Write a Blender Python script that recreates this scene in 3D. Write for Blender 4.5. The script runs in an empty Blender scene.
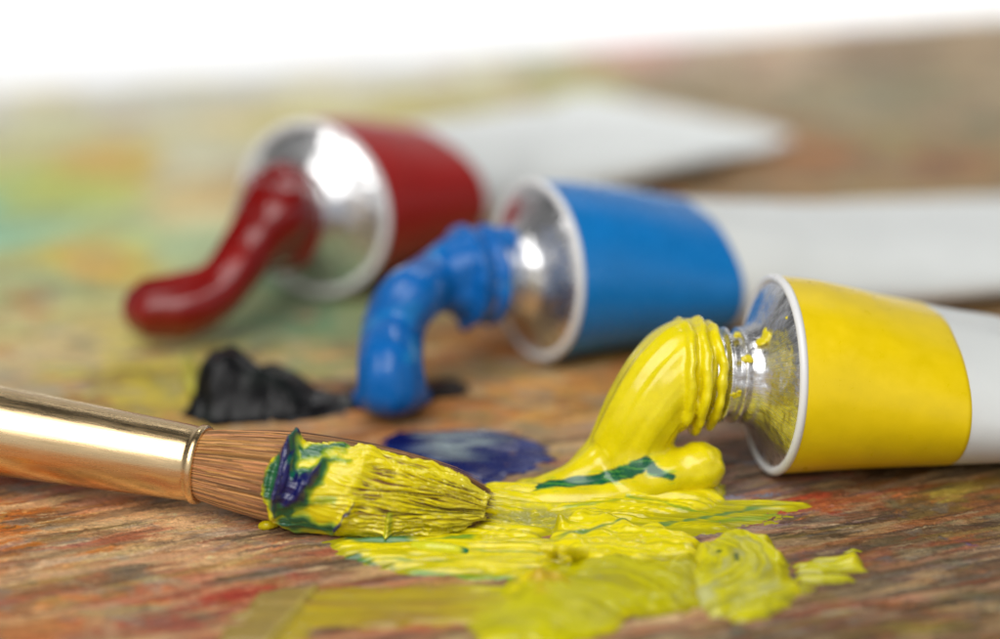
import bpy, math, random
import numpy as np
from mathutils import Matrix, Vector

random.seed(7)
rng = np.random.default_rng(11)
sc = bpy.context.scene
sc.unit_settings.system = 'METRIC'
sc.unit_settings.scale_length = 0.01          # one unit is one centimetre
COL = sc.collection

# ------------------------------------------------------------------ camera
F = 4257.0                                     # focal length in pixels of a 1000 px wide frame
PITCH = math.radians(22.0)
H = 19.3
FWD = np.array([0, math.cos(PITCH), -math.sin(PITCH)])
UPV = np.array([0, math.sin(PITCH), math.cos(PITCH)])
RGT = np.array([1.0, 0, 0])
CAM = np.array([0, 0, H])

def G(u, v, z=0.0):
    d = FWD + RGT * ((u - 500) / F) + UPV * ((319.5 - v) / F)
    return CAM + d * ((z - H) / d[2])

def D(u, v, depth):
    d = FWD + RGT * ((u - 500) / F) + UPV * ((319.5 - v) / F)
    return CAM + d * depth

def depth_of(p):
    return float((np.asarray(p) - CAM) @ FWD)

def proj(P):
    P = np.asarray(P, float) - CAM
    d = P @ FWD
    return 500 + F * (P @ RGT) / d, 319.5 - F * (P @ UPV) / d

cd = bpy.data.cameras.new('camera')
cam = bpy.data.objects.new('camera', cd)
COL.objects.link(cam)
cam.location = CAM
cam.rotation_euler = (math.pi / 2 - PITCH, 0, 0)
cd.sensor_width = 36.0
cd.lens = F / 1000 * 36.0
cd.clip_start = 0.5
cd.clip_end = 2000
cd.dof.use_dof = True
cd.dof.focus_distance = depth_of(G(400, 492, 0.45)) + 0.28
cd.dof.aperture_fstop = 0.071
cd.dof.aperture_blades = 0
sc.camera = cam

# ------------------------------------------------------------------ colour and noise
def lin(r, g, b):
    c = np.array([r, g, b], float) / 255.0
    return np.where(c <= 0.04045, c / 12.92, ((c + 0.055) / 1.055) ** 2.4)

def smooth(a, b, x):
    t = np.clip((x - a) / (b - a), 0, 1)
    return t * t * (3 - 2 * t)

def _hash(ix, iy, seed):
    h = (ix.astype(np.int64) * 374761393 + iy.astype(np.int64) * 668265263 + seed * 1442695041) & 0xFFFFFFFF
    h = ((h ^ (h >> 13)) * 1274126177) & 0xFFFFFFFF
    return (h ^ (h >> 16)) & 0xFFFFFFFF

def noise(x, y, seed=0):
    x = np.asarray(x, float); y = np.asarray(y, float)
    ix = np.floor(x); iy = np.floor(y)
    fx = x - ix; fy = y - iy
    sx = fx * fx * fx * (fx * (fx * 6 - 15) + 10)
    sy = fy * fy * fy * (fy * (fy * 6 - 15) + 10)
    def g(dx, dy):
        a = _hash(ix + dx, iy + dy, seed) * (2 * math.pi / 4294967296.0)
        return np.cos(a) * (fx - dx) + np.sin(a) * (fy - dy)
    n0 = g(0, 0) * (1 - sx) + g(1, 0) * sx
    n1 = g(0, 1) * (1 - sx) + g(1, 1) * sx
    return (n0 * (1 - sy) + n1 * sy) * 1.5

def fbm(x, y, seed=0, oct=4, gain=0.5):
    s = 0; a = 1.0; t = 0
    for k in range(oct):
        s = s + a * noise(x * 2 ** k, y * 2 ** k, seed + 17 * k); t += a; a *= gain
    return s / t

def noise3(p, f, seed=0):
    return (noise(p[:, 0] * f + 3.1, p[:, 1] * f + p[:, 2] * f * 0.73, seed)
            + noise(p[:, 1] * f + 7.7, p[:, 2] * f - p[:, 0] * f * 0.41, seed + 5)
            + noise(p[:, 2] * f + 1.3, p[:, 0] * f + p[:, 1] * f * 0.57, seed + 9)) / 1.8

def sdf(poly, x, y):
    """signed distance to a polygon, positive inside"""
    poly = np.asarray(poly, float)
    x = np.asarray(x, float); y = np.asarray(y, float)
    d2 = np.full(x.shape, 1e18); inside = np.zeros(x.shape, bool)
    n = len(poly)
    for i in range(n):
        ax, ay = poly[i][:2]; bx, by = poly[(i + 1) % n][:2]
        ex, ey = bx - ax, by - ay
        t = np.clip(((x - ax) * ex + (y - ay) * ey) / (ex * ex + ey * ey + 1e-12), 0, 1)
        d2 = np.minimum(d2, (x - ax - t * ex) ** 2 + (y - ay - t * ey) ** 2)
        c = ((ay > y) != (by > y)) & (x < (bx - ax) * (y - ay) / (by - ay + 1e-15) + ax)
        inside ^= c
    d = np.sqrt(d2)
    return np.where(inside, d, -d)

def pline(pts, x, y):
    """distance to a polyline and the position along it (0..1)"""
    pts = np.asarray(pts, float)
    d2 = np.full(np.shape(x), 1e18); tt = np.zeros(np.shape(x))
    n = len(pts) - 1
    for i in range(n):
        ax, ay = pts[i][:2]; bx, by = pts[i + 1][:2]
        ex, ey = bx - ax, by - ay
        t = np.clip(((x - ax) * ex + (y - ay) * ey) / (ex * ex + ey * ey + 1e-12), 0, 1)
        d = (x - ax - t * ex) ** 2 + (y - ay - t * ey) ** 2
        m = d < d2
        tt = np.where(m, (i + t) / n, tt); d2 = np.where(m, d, d2)
    return np.sqrt(d2), tt

def gp(poly, z=0.0):
    return np.array([G(u, v, z)[:2] for u, v in poly])

def mix(c, d, t):
    t = np.asarray(t)[..., None]
    return c * (1 - t) + np.asarray(d) * t

# ------------------------------------------------------------------ mesh helpers
def raw_mesh(name, verts, faces, col=None, smooth_on=True):
    verts = np.ascontiguousarray(verts, np.float32)
    me = bpy.data.meshes.new(name)
    if isinstance(faces, np.ndarray):
        k = faces.shape[1]; m = len(faces)
        me.vertices.add(len(verts)); me.vertices.foreach_set('co', verts.ravel())
        me.loops.add(m * k); me.loops.foreach_set('vertex_index', np.ascontiguousarray(faces, np.int32).ravel())
        me.polygons.add(m)
        me.polygons.foreach_set('loop_start', np.arange(0, m * k, k, dtype=np.int32))
        me.polygons.foreach_set('loop_total', np.full(m, k, np.int32))
        me.update(calc_edges=True)
        me.validate()
    else:
        me.from_pydata(verts.tolist(), [], faces)
        me.update()
    if smooth_on:
        me.polygons.foreach_set('use_smooth', np.ones(len(me.polygons), bool))
    if col is not None:
        set_col(me, col)
    return me

def set_col(me, col):
    a = me.color_attributes.new('col', 'FLOAT_COLOR', 'POINT')
    rgba = np.ones((len(me.vertices), 4), np.float32); rgba[:, :3] = col
    a.data.foreach_set('color', rgba.ravel())

def link(name, me, mat=None, parent=None, mw=None):
    o = bpy.data.objects.new(name, me)
    COL.objects.link(o)
    if mat is not None and me is not None: me.materials.append(mat)
    if parent is not None: o.parent = parent
    elif mw is not None: o.matrix_world = mw
    return o

def tag(o, label, cat, group=None, kind=None):
    o['label'] = label; o['category'] = cat
    if group: o['group'] = group
    if kind: o['kind'] = kind
    return o

def grid_faces(nr, nc, wrap=False):
    i = np.arange(nr - 1)[:, None]
    j = np.arange(nc if wrap else nc - 1)[None, :]
    j2 = (j + 1) % nc
    return np.stack([(i * nc + j) + 0 * j, i * nc + j2, (i + 1) * nc + j2, (i + 1) * nc + j], -1).reshape(-1, 4)

def compact(verts, faces, *attrs):
    used = np.unique(faces)
    remap = np.full(len(verts), -1, np.int64); remap[used] = np.arange(len(used))
    return (verts[used], remap[faces]) + tuple(a[used] for a in attrs)

def origin_to(o, p):
    """put the object's origin at p without moving its mesh"""
    p = Vector(p)
    o.data.transform(Matrix.Translation(-p)); o.location = p

def lathe(profile, nseg=96, rfun=None):
    """profile of (s, r) spun about the local x axis"""
    prof = np.asarray(profile, float)
    a = np.linspace(0, 2 * math.pi, nseg, endpoint=False)
    s = np.repeat(prof[:, 0][:, None], nseg, 1); r = np.repeat(prof[:, 1][:, None], nseg, 1)
    if rfun is not None: r = rfun(s, r, a[None, :])
    V = np.stack([s, r * np.cos(a), r * np.sin(a)], -1).reshape(-1, 3)
    return V, grid_faces(len(prof), nseg, True)

def sweep(pts, rad, nseg=32, cap=True, squash=None):
    """round tube along a smooth curve through pts with radii; rounded ends"""
    pts = np.asarray(pts, float); rad = np.asarray(rad, float)
    n = len(pts); t = np.arange(n); m = (n - 1) * 10 + 1
    q = np.linspace(0, n - 1, m)
    def cr(a):
        a = np.asarray(a, float); ap = np.concatenate([[2 * a[0] - a[1]], a, [2 * a[-1] - a[-2]]])
        i = np.clip(np.floor(q).astype(int), 0, n - 2); f = q - i
        if a.ndim > 1: f = f[:, None]
        p0, p1, p2, p3 = ap[i], ap[i + 1], ap[i + 2], ap[i + 3]
        return 0.5 * (2 * p1 + (p2 - p0) * f + (2 * p0 - 5 * p1 + 4 * p2 - p3) * f ** 2 + (3 * p1 - p0 - 3 * p2 + p3) * f ** 3)
    P = cr(pts); R = np.maximum(cr(rad), 1e-3)
    T = np.gradient(P, axis=0); T /= np.linalg.norm(T, axis=1)[:, None] + 1e-12
    if cap:
        k = 6
        an = np.linspace(0, math.pi / 2, k + 1)[1:]
        P = np.concatenate([(P[0] - T[0] * (R[0] * 0.8 * np.sin(an))[:, None])[::-1], P, P[-1] + T[-1] * (R[-1] * 0.8 * np.sin(an))[:, None]])
        R = np.concatenate([(R[0] * np.cos(an))[::-1], R, R[-1] * np.cos(an)]); R = np.maximum(R, 1e-3)
        T = np.concatenate([np.repeat(T[:1], k, 0), T, np.repeat(T[-1:], k, 0)])
    nrm = np.cross(T[0], [0.3, 0.2, 1]); nrm /= np.linalg.norm(nrm)
    a = np.linspace(0, 2 * math.pi, nseg, endpoint=False)
    V = []
    for i in range(len(P)):
        nrm = nrm - T[i] * (nrm @ T[i]); nrm /= np.linalg.norm(nrm)
        b = np.cross(T[i], nrm)
        V.append(P[i] + R[i] * (np.cos(a)[:, None] * nrm + np.sin(a)[:, None] * b))
    V = np.concatenate(V)
    fc = grid_faces(len(P), nseg, True)
    faces = [list(f) for f in fc] + [list(range(nseg))[::-1], list(range((len(P) - 1) * nseg, len(P) * nseg))]
    return V, faces

def ellipsoid(c, r, rot=0.0, n=24):
    th = np.linspace(0, math.pi, n + 1); ph = np.linspace(0, 2 * math.pi, 2 * n, endpoint=False)
    T, Pp = np.meshgrid(th, ph, indexing='ij')
    T = np.clip(T, 1e-3, math.pi - 1e-3)
    v = np.stack([r[0] * np.sin(T) * np.cos(Pp), r[1] * np.sin(T) * np.sin(Pp), r[2] * np.cos(T)], -1).reshape(-1, 3)
    ca, sa = math.cos(rot), math.sin(rot)
    v = v @ np.array([[ca, sa, 0], [-sa, ca, 0], [0, 0, 1]]) + np.asarray(c)
    fc = grid_faces(n + 1, 2 * n, True)
    faces = [list(f) for f in fc] + [list(range(2 * n)), list(range(n * 2 * n, (n + 1) * 2 * n))[::-1]]
    return v, faces

def fuse(pieces, voxel=0.02, smooth_it=8):
    """unite overlapping closed pieces into one continuous skin"""
    V = []; Fc = []; o = 0
    for v, f in pieces:
        V.append(v); Fc += [[i + o for i in q] for q in f]; o += len(v)
    me = bpy.data.meshes.new('tmp'); me.from_pydata(np.concatenate(V).tolist(), [], Fc); me.update()
    ob = bpy.data.objects.new('tmp', me); COL.objects.link(ob)
    md = ob.modifiers.new('r', 'REMESH'); md.mode = 'VOXEL'; md.voxel_size = voxel
    ms = ob.modifiers.new('s', 'SMOOTH'); ms.factor = 0.5; ms.iterations = smooth_it
    dg = bpy.context.evaluated_depsgraph_get()
    out = bpy.data.meshes.new_from_object(ob.evaluated_get(dg))
    bpy.data.objects.remove(ob); bpy.data.meshes.remove(me)
    out.polygons.foreach_set('use_smooth', np.ones(len(out.polygons), bool))
    return out

def get_vn(me):
    n = len(me.vertices)
    v = np.empty(n * 3, np.float32); me.vertices.foreach_get('co', v)
    nn = np.empty(n * 3, np.float32); me.vertex_normals.foreach_get('vector', nn)
    return v.reshape(-1, 3).astype(float), nn.reshape(-1, 3).astype(float)

def set_v(me, v):
    me.vertices.foreach_set('co', np.ascontiguousarray(v, np.float32).ravel()); me.update()

# ------------------------------------------------------------------ materials
class NT:
    def __init__(s, name):
        s.m = bpy.data.materials.new(name); s.m.use_nodes = True
        s.t = s.m.node_tree; s.p = s.t.nodes['Principled BSDF']
    def n(s, typ, **kw):
        x = s.t.nodes.new(typ)
        for k, v in kw.items(): setattr(x, k, v)
        return x
    def l(s, a, b): s.t.links.new(a, b)
    def coord(s, scale=(1, 1, 1), rot=(0, 0, 0)):
        c = s.n('ShaderNodeTexCoord'); mp = s.n('ShaderNodeMapping')
        mp.inputs['Scale'].default_value = scale; mp.inputs['Rotation'].default_value = rot
        s.l(c.outputs['Object'], mp.inputs['Vector']); return mp.outputs['Vector']
    def noise(s, vec, scale, detail=4, rough=0.55):
        x = s.n('ShaderNodeTexNoise'); x.inputs['Scale'].default_value = scale
        x.inputs['Detail'].default_value = detail; x.inputs['Roughness'].default_value = rough
        s.l(vec, x.inputs['Vector']); return x.outputs['Fac']
    def rng(s, val, lo, hi, a=0.3, b=0.7):
        x = s.n('ShaderNodeMapRange'); x.inputs[1].default_value = a; x.inputs[2].default_value = b
        x.inputs[3].default_value = lo; x.inputs[4].default_value = hi
        s.l(val, x.inputs[0]); return x.outputs[0]
    def bump(s, h, strength, dist):
        b = s.n('ShaderNodeBump'); b.inputs['Strength'].default_value = strength; b.inputs['Distance'].default_value = dist
        s.l(h, b.inputs['Height']); s.l(b.outputs['Normal'], s.p.inputs['Normal']); return b
    def set(s, **kw):
        for k, v in kw.items(): s.p.inputs[k.replace('_', ' ')].default_value = v
    def attr_col(s):
        a = s.n('ShaderNodeAttribute'); a.attribute_name = 'col'; return a.outputs['Color']
    def scale_col(s, col, fac):
        x = s.n('ShaderNodeMix'); x.data_type = 'RGBA'; x.blend_type = 'MULTIPLY'; x.inputs[0].default_value = 1.0
        c = s.n('ShaderNodeCombineColor')
        for i in range(3): s.l(fac, c.inputs[i])
        s.l(col, x.inputs[6]); s.l(c.outputs[0], x.inputs[7]); return x.outputs[2]

def paint_mat(name, rough=0.25, sss=0.0, bump=0.25, coat=0.0, bscale=7.0, stretch=(1, 1, 1), spec=0.5):
    t = NT(name)
    v = t.coord(stretch)
    c = t.attr_col()
    t.l(t.scale_col(c, t.rng(t.noise(v, 5, 4), 0.92, 1.06)), t.p.inputs['Base Color'])
    t.l(t.rng(t.noise(v, 9, 3), rough * 0.7, rough * 1.35), t.p.inputs['Roughness'])
    t.bump(t.noise(v, bscale, 5, 0.6), bump, 0.02)
    t.set(IOR=1.5, Coat_Weight=coat, Coat_Roughness=0.08, Specular_IOR_Level=spec)
    if sss:
        t.set(Subsurface_Weight=sss, Subsurface_Scale=0.05)
        t.p.inputs['Subsurface Radius'].default_value = (1.0, 0.8, 0.25)
    return t.m

M = {}
M['yellow_paint'] = paint_mat('yellow_oil_paint', 0.24, 0.2, 0.10, 0.2)
M['smear_paint'] = paint_mat('streaked_yellow_paint', 0.2, 0.0, 0.06, 0.1, spec=0.4)
M['thin_paint'] = paint_mat('thin_yellow_paint', 0.2, 0.0, 0.12, 0.0, spec=0.35)
M['blue_paint'] = paint_mat('blue_oil_paint', 0.28, 0.0, 0.2, spec=0.38)
M['red_paint'] = paint_mat('red_oil_paint', 0.2, 0.0, 0.15, 0.2)
M['black_paint'] = paint_mat('black_oil_paint', 0.3, 0.0, 0.1)
M['black_paint'].node_tree.nodes['Principled BSDF'].inputs['Specular IOR Level'].default_value = 0.18
M['load_paint'] = paint_mat('brush_load_paint', 0.17, 0.1, 0.06, 0.3)

t = NT('dried_palette_paint')
v1 = t.coord((1.0, 3.2, 1), (0, 0, math.radians(-24)))
v2 = t.coord((1, 1, 1))
c = t.attr_col()
g = t.rng(t.noise(v1, 7, 9, 0.78), 0.72, 1.26, 0.36, 0.64)
v3 = t.coord((1.0, 9.0, 1), (0, 0, math.radians(-20)))
scr = t.rng(t.noise(v3, 6, 6, 0.7), 1.0, 0.42, 0.57, 0.66)         # dark scratches along the strokes
spk = t.rng(t.noise(v2, 55, 3, 0.6), 0.72, 1.0, 0.30, 0.40)         # pits
lgt = t.rng(t.noise(v2, 38, 4, 0.6), 1.0, 1.5, 0.60, 0.72)          # chalky flecks
mu = t.n('ShaderNodeMath', operation='MULTIPLY'); t.l(scr, mu.inputs[0]); t.l(spk, mu.inputs[1])
mu2 = t.n('ShaderNodeMath', operation='MULTIPLY'); t.l(mu.outputs[0], mu2.inputs[0]); t.l(lgt, mu2.inputs[1])
t.l(t.scale_col(t.scale_col(c, g), mu2.outputs[0]), t.p.inputs['Base Color'])
t.l(t.rng(t.noise(v2, 3, 5), 0.42, 0.7), t.p.inputs['Roughness']); t.set(Specular_IOR_Level=0.35)
ad = t.n('ShaderNodeMath', operation='ADD'); t.l(t.noise(v1, 14, 8, 0.7), ad.inputs[0]); t.l(t.noise(v2, 22, 6, 0.7), ad.inputs[1])
t.bump(ad.outputs[0], 0.6, 0.04)
M['board'] = t.m

t = NT('white_table'); t.set(Base_Color=(0.86, 0.86, 0.86, 1), Roughness=0.5); M['table'] = t.m
t.l(t.rng(t.noise(t.coord(), 0.4, 3), 0.45, 0.6), t.p.inputs['Roughness'])

def tube_white():
    t = NT('white_tube_enamel'); v = t.coord()
    r = t.n('ShaderNodeValToRGB'); t.l(t.noise(v, 1.1, 5), r.inputs[0])
    r.color_ramp.elements[0].color = (0.70, 0.73, 0.72, 1); r.color_ramp.elements[1].color = (0.79, 0.81, 0.79, 1)
    t.l(r.outputs[0], t.p.inputs['Base Color']); t.set(Roughness=0.38)
    t.bump(t.noise(v, 0.9, 3), 0.25, 0.08); return t.m
M['tube_white'] = tube_white()

def band_mat(name, rgb, rough=0.33):
    t = NT(name); v = t.coord()
    r = t.n('ShaderNodeValToRGB'); t.l(t.noise(v, 3, 6), r.inputs[0])
    r.color_ramp.elements[0].color = tuple(np.array(rgb) * 0.94) + (1,); r.color_ramp.elements[1].color = tuple(np.minimum(np.array(rgb) * 1.05, 1)) + (1,)
    r.color_ramp.elements[0].position = 0.3; r.color_ramp.elements[1].position = 0.7
    t.l(r.outputs[0], t.p.inputs['Base Color'])
    t.l(t.rng(t.noise(v, 6, 4), rough * 0.8, rough * 1.25), t.p.inputs['Roughness'])
    t.bump(t.noise(v, 2.5, 4), 0.12, 0.03); return t.m
M['band_yellow'] = band_mat('yellow_band_enamel', (0.87, 0.63, 0.001))
M['band_blue'] = band_mat('blue_band_enamel', (0.006, 0.19, 0.55), 0.28)
M['band_red'] = band_mat('red_band_enamel', (0.38, 0.012, 0.010))

t = NT('shoulder_aluminium'); t.set(Metallic=1.0, Base_Color=(0.86, 0.86, 0.87, 1), Roughness=0.2)
c = t.n('ShaderNodeTexCoord'); sx = t.n('ShaderNodeSeparateXYZ'); t.l(c.outputs['Object'], sx.inputs[0])
at = t.n('ShaderNodeMath', operation='ARCTAN2'); t.l(sx.outputs[1], at.inputs[0]); t.l(sx.outputs[2], at.inputs[1])
cb = t.n('ShaderNodeCombineXYZ'); t.l(at.outputs[0], cb.inputs[0]); t.l(sx.outputs[0], cb.inputs[1])
mp = t.n('ShaderNodeMapping'); mp.inputs['Scale'].default_value = (9, 2.0, 1); t.l(cb.outputs[0], mp.inputs[0])
sn = t.noise(mp.outputs[0], 3.0, 6, 0.7)
t.l(t.rng(sn, 0.16, 0.36), t.p.inputs['Roughness']); 
sm = t.noise(c.outputs['Object'], 2.6, 3, 0.5)
b1_ = t.bump(sn, 0.22, 0.02); b2_ = t.n('ShaderNodeBump'); b2_.inputs['Strength'].default_value = 0.55; b2_.inputs['Distance'].default_value = 0.12
t.l(sm, b2_.inputs['Height']); t.l(b2_.outputs['Normal'], b1_.inputs['Normal'])
M['metal'] = t.m
t = NT('rim_enamel'); t.set(Base_Color=(0.80, 0.80, 0.80, 1), Roughness=0.3)
t.l(t.rng(t.noise(t.coord(), 6, 3), 0.22, 0.4), t.p.inputs['Roughness']); M['rim'] = t.m

t = NT('gold_ferrule'); t.set(Metallic=1.0)
v = t.coord((0.5, 6, 6)); r = t.n('ShaderNodeValToRGB'); t.l(t.noise(t.coord((1, 2, 2)), 1.5, 5), r.inputs[0])
r.color_ramp.elements[0].color = (0.85, 0.60, 0.31, 1); r.color_ramp.elements[1].color = (0.93, 0.70, 0.41, 1)
t.l(r.outputs[0], t.p.inputs['Base Color']); t.l(t.rng(t.noise(v, 4, 5), 0.2, 0.34), t.p.inputs['Roughness'])
t.bump(t.noise(v, 5, 5), 0.06, 0.02); M['gold'] = t.m
t = NT('dark_lacquered_wood'); t.set(Base_Color=(0.06, 0.02, 0.012, 1), Roughness=0.25)
t.bump(t.noise(t.coord((0.4, 4, 4)), 3, 4), 0.1, 0.02); M['wood'] = t.m

t = NT('brush_hair'); t.l(t.attr_col(), t.p.inputs['Base Color']); t.set(Roughness=0.38, Specular_IOR_Level=0.5); M['hair'] = t.m

# ------------------------------------------------------------------ the board covered in old paint
AN = [(0,104,228,220,206),(120,96,226,218,204),(250,88,222,214,200),(400,76,212,206,186),(520,66,206,196,180),(50,135,196,178,146),(50,192,172,186,98),(5,215,125,168,150),(115,160,208,160,92),(200,160,176,174,156),(280,110,172,164,112),  # first five anchors: bright hazy fade at the far edge, painted into the colour
(95,260,204,158,82),(170,235,150,166,135),(25,285,150,156,118),(300,265,108,142,120),(215,310,140,146,108),(20,330,165,152,115),(250,200,182,156,118),
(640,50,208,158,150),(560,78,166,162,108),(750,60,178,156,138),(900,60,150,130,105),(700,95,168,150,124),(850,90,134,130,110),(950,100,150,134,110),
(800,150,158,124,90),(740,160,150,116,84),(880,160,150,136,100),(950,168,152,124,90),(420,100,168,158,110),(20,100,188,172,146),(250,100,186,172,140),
(60,350,168,150,112),(130,350,172,158,92),(130,385,164,148,66),(60,380,150,136,116),(300,330,96,124,98),(520,345,168,110,62),(480,375,152,114,72),(560,390,172,126,74),
(600,350,124,92,54),(470,418,152,100,62),(380,425,170,120,82),(560,430,150,124,94),(760,450,132,112,100),(740,470,142,122,116),(330,300,120,130,95),
(40,490,152,76,36),(20,530,196,112,50),(100,520,178,132,86),(180,530,190,152,116),(230,520,166,140,114),(60,560,150,112,84),(150,570,172,122,92),
(250,560,166,120,96),(300,550,150,112,92),(20,600,178,122,80),(100,612,172,90,60),(180,625,150,82,72),(60,636,170,116,76),(220,590,166,94,70),(400,590,150,100,72),
(760,500,142,112,118),(800,480,112,82,58),(830,502,168,74,50),(900,480,122,82,46),(960,490,150,120,60),(880,512,104,82,62),(840,535,82,66,50),
(930,530,132,102,80),(980,545,120,96,80),(960,580,116,92,76),(900,590,92,68,52),(850,600,150,110,92),(900,622,112,82,62),(980,622,124,100,62),
(820,632,112,78,58),(700,625,120,76,56),(740,545,132,112,122)]
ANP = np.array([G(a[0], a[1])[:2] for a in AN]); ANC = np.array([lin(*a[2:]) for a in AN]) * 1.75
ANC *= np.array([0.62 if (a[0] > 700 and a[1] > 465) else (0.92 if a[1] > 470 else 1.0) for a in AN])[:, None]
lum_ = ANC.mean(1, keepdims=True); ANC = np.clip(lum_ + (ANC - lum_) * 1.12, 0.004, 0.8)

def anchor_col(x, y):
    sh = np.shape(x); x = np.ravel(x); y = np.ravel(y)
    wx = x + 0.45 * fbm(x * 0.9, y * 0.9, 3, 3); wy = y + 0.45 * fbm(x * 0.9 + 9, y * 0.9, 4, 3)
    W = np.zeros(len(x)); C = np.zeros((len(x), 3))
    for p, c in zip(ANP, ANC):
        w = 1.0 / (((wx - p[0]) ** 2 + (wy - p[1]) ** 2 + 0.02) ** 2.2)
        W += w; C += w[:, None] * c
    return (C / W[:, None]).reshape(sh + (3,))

def spaced(lo, a, b, hi, fine, ratio):
    mid = list(np.arange(a, b, fine)); left = []; s = fine; x = a
    while x > lo:
        s = min(s * ratio, 0.6); x -= s; left.append(x)
    right = []; s = fine; x = mid[-1]
    while x < hi:
        s = min(s * ratio, 0.6); x += s; right.append(x)
    return np.array(left[::-1] + mid + right)

xs = spaced(-16, -6.4, 6.4, 16, 0.02, 1.12)
y0 = G(500, 645)[1]; ym = G(500, 400)[1]
ysn = list(np.arange(y0, ym, 0.018)); s = 0.018; yy = ysn[-1]
YB = 70.0
while yy < YB:
    s = min(s * 1.02, 0.09); yy += s; ysn.append(yy)
pre = []; s = 0.018; yy = y0
while yy > y0 - 9:
    s = min(s * 1.15, 0.6); yy -= s; pre.append(yy)
ys = np.array(pre[::-1] + ysn)
# the far edge of the board runs at a slant: rows are squeezed to end on it
e0 = G(0, 94)[:2]; e1 = G(1000, 14)[:2]
slope = (e1[1] - e0[1]) / (e1[0] - e0[0])
edge = lambda x: e0[1] + slope * (x - e0[0])
Xg, Yg = np.meshgrid(xs, ys)
ymid = ym + 0.5
Yg = np.where(Yg > ymid, ymid + (Yg - ymid) / (YB - ymid) * (edge(Xg) - ymid), Yg)
nr, nc = Xg.shape
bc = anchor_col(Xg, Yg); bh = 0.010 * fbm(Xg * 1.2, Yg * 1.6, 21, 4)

ACC = [lin(*c) * 1.5 for c in [(206,120,54),(160,72,44),(206,166,120),(112,130,156),(92,70,54),(190,128,92),(222,196,160),(150,108,80),(110,100,70),(176,140,66),(150,116,110),(72,58,48),(58,44,34),(84,60,40)]]
def stroke(cx, cy, L, W, ang, colr, alpha, hgt, seed):
    r = max(L, W) * 1.25
    i0, i1 = np.searchsorted(xs, [cx - r, cx + r])
    rowmask = (Yg[:, min(max(i0, 0), nc - 1)] > cy - r * 1.3 - 1) & (Yg[:, min(max(i0, 0), nc - 1)] < cy + r * 1.3 + 1)
    j = np.nonzero(rowmask)[0]
    if len(j) == 0 or i1 <= i0: return
    sl = (slice(j[0], j[-1] + 1), slice(i0, i1))
    x = Xg[sl] - cx; y = Yg[sl] - cy
    ca, sa = math.cos(ang), math.sin(ang)
    a = (x * ca + y * sa) / L; b = (-x * sa + y * ca) / W
    b = b + 0.35 * noise(a * 1.3, a * 0 + seed * 0.37, seed)
    br = noise(a * 1.5 + seed, b * 5.0, seed + 1); br2 = noise(a * 5 + seed, b * 14, seed + 2)
    m = smooth(0, 0.35, 1 - np.abs(b) - 0.3 * br) * smooth(0, 0.3, 1 - np.abs(a) - 0.55 * br - 0.3 * br2)
    dry = smooth(-0.35, 0.25, br2 + 0.5 * br + 0.55 - np.clip(a, 0, 1) * 0.9)
    m = m * dry * alpha
    bc[sl] = mix(bc[sl], colr, m)
    bh[sl] += m * hgt * (0.6 + 0.8 * br + 0.5 * br2)

yend = 62
for k in range(2900):
    near = k > 800; midr = 500 < k <= 800
    cx = random.uniform(-7, 7)
    if near:
        cy = G(500, random.uniform(430, 660))[1]
        L = random.uniform(0.10, 0.75); W = random.uniform(0.012, 0.10)
    elif midr:
        cy = G(500, random.uniform(310, 470))[1]; L = random.uniform(0.25, 1.0); W = random.uniform(0.04, 0.2)
    else:
        cy = random.uniform(y0 - 2, yend); L = random.uniform(0.3, 1.3); W = random.uniform(0.1, 0.4)
    c0 = anchor_col(np.array([cx + random.gauss(0, .5)]), np.array([cy + random.gauss(0, .5)]))[0]
    c0 = c0 * random.uniform(0.68, 1.45)
    if random.random() < (0.5 if near else 0.4 if midr else 0.22):
        c0 = c0 * 0.45 + ACC[random.randrange(len(ACC))] * 0.55
    stroke(cx, cy, L, W, math.radians(random.gauss(20, 13)), c0, random.uniform(0.35, 0.95), random.uniform(0.002, 0.016), k)

def pxs(u0, v0, u1, v1, W, rgb, alpha=0.9, hgt=0.006, seed=0):
    p, q = G(u0, v0), G(u1, v1)
    stroke((p[0] + q[0]) / 2, (p[1] + q[1]) / 2, math.hypot(q[0] - p[0], q[1] - p[1]) / 2, W,
           math.atan2(q[1] - p[1], q[0] - p[0]), lin(*rgb) * 1.6, alpha, hgt, seed + 5000)
pxs(95, 632, 345, 562, 0.12, (156, 52, 38), 0.9, 0.008, 1)
pxs(150, 618, 335, 575, 0.05, (140, 36, 28), 0.9, 0.008, 21)
pxs(180, 600, 300, 572, 0.06, (190, 120, 90), 0.8, 0.008, 2)
pxs(730, 522, 850, 490, 0.22, (170, 72, 46), 0.9, 0.008, 3)
pxs(790, 515, 950, 480, 0.16, (172, 96, 50), 0.7, 0.008, 4)
pxs(740, 545, 905, 522, 0.2, (70, 58, 42), 0.8, 0.010, 5)
pxs(725, 536, 800, 520, 0.06, (150, 120, 140), 0.8, 0.006, 6)
pxs(5, 500, 130, 485, 0.2, (140, 84, 48), 0.7, 0.006, 7)
pxs(-10, 540, 60, 525, 0.2, (190, 118, 64), 0.6, 0.006, 8)
pxs(120, 540, 240, 512, 0.3, (204, 164, 122), 0.7, 0.012, 9)
pxs(10, 568, 190, 545, 0.1, (206, 176, 146), 0.7, 0.010, 10)
pxs(0, 585, 60, 580, 0.04, (60, 56, 66), 0.9, 0.004, 11)
pxs(718, 632, 750, 626, 0.14, (110, 160, 150), 0.9, 0.012, 12)
pxs(955, 540, 985, 548, 0.025, (40, 50, 130), 0.95, 0.004, 13)
pxs(937, 537, 950, 540, 0.02, (40, 50, 130), 0.95, 0.004, 14)
pxs(850, 605, 960, 590, 0.1, (190, 140, 120), 0.6, 0.01, 15)
pxs(900, 560, 990, 545, 0.1, (186, 140, 110), 0.6, 0.012, 16)
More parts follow.
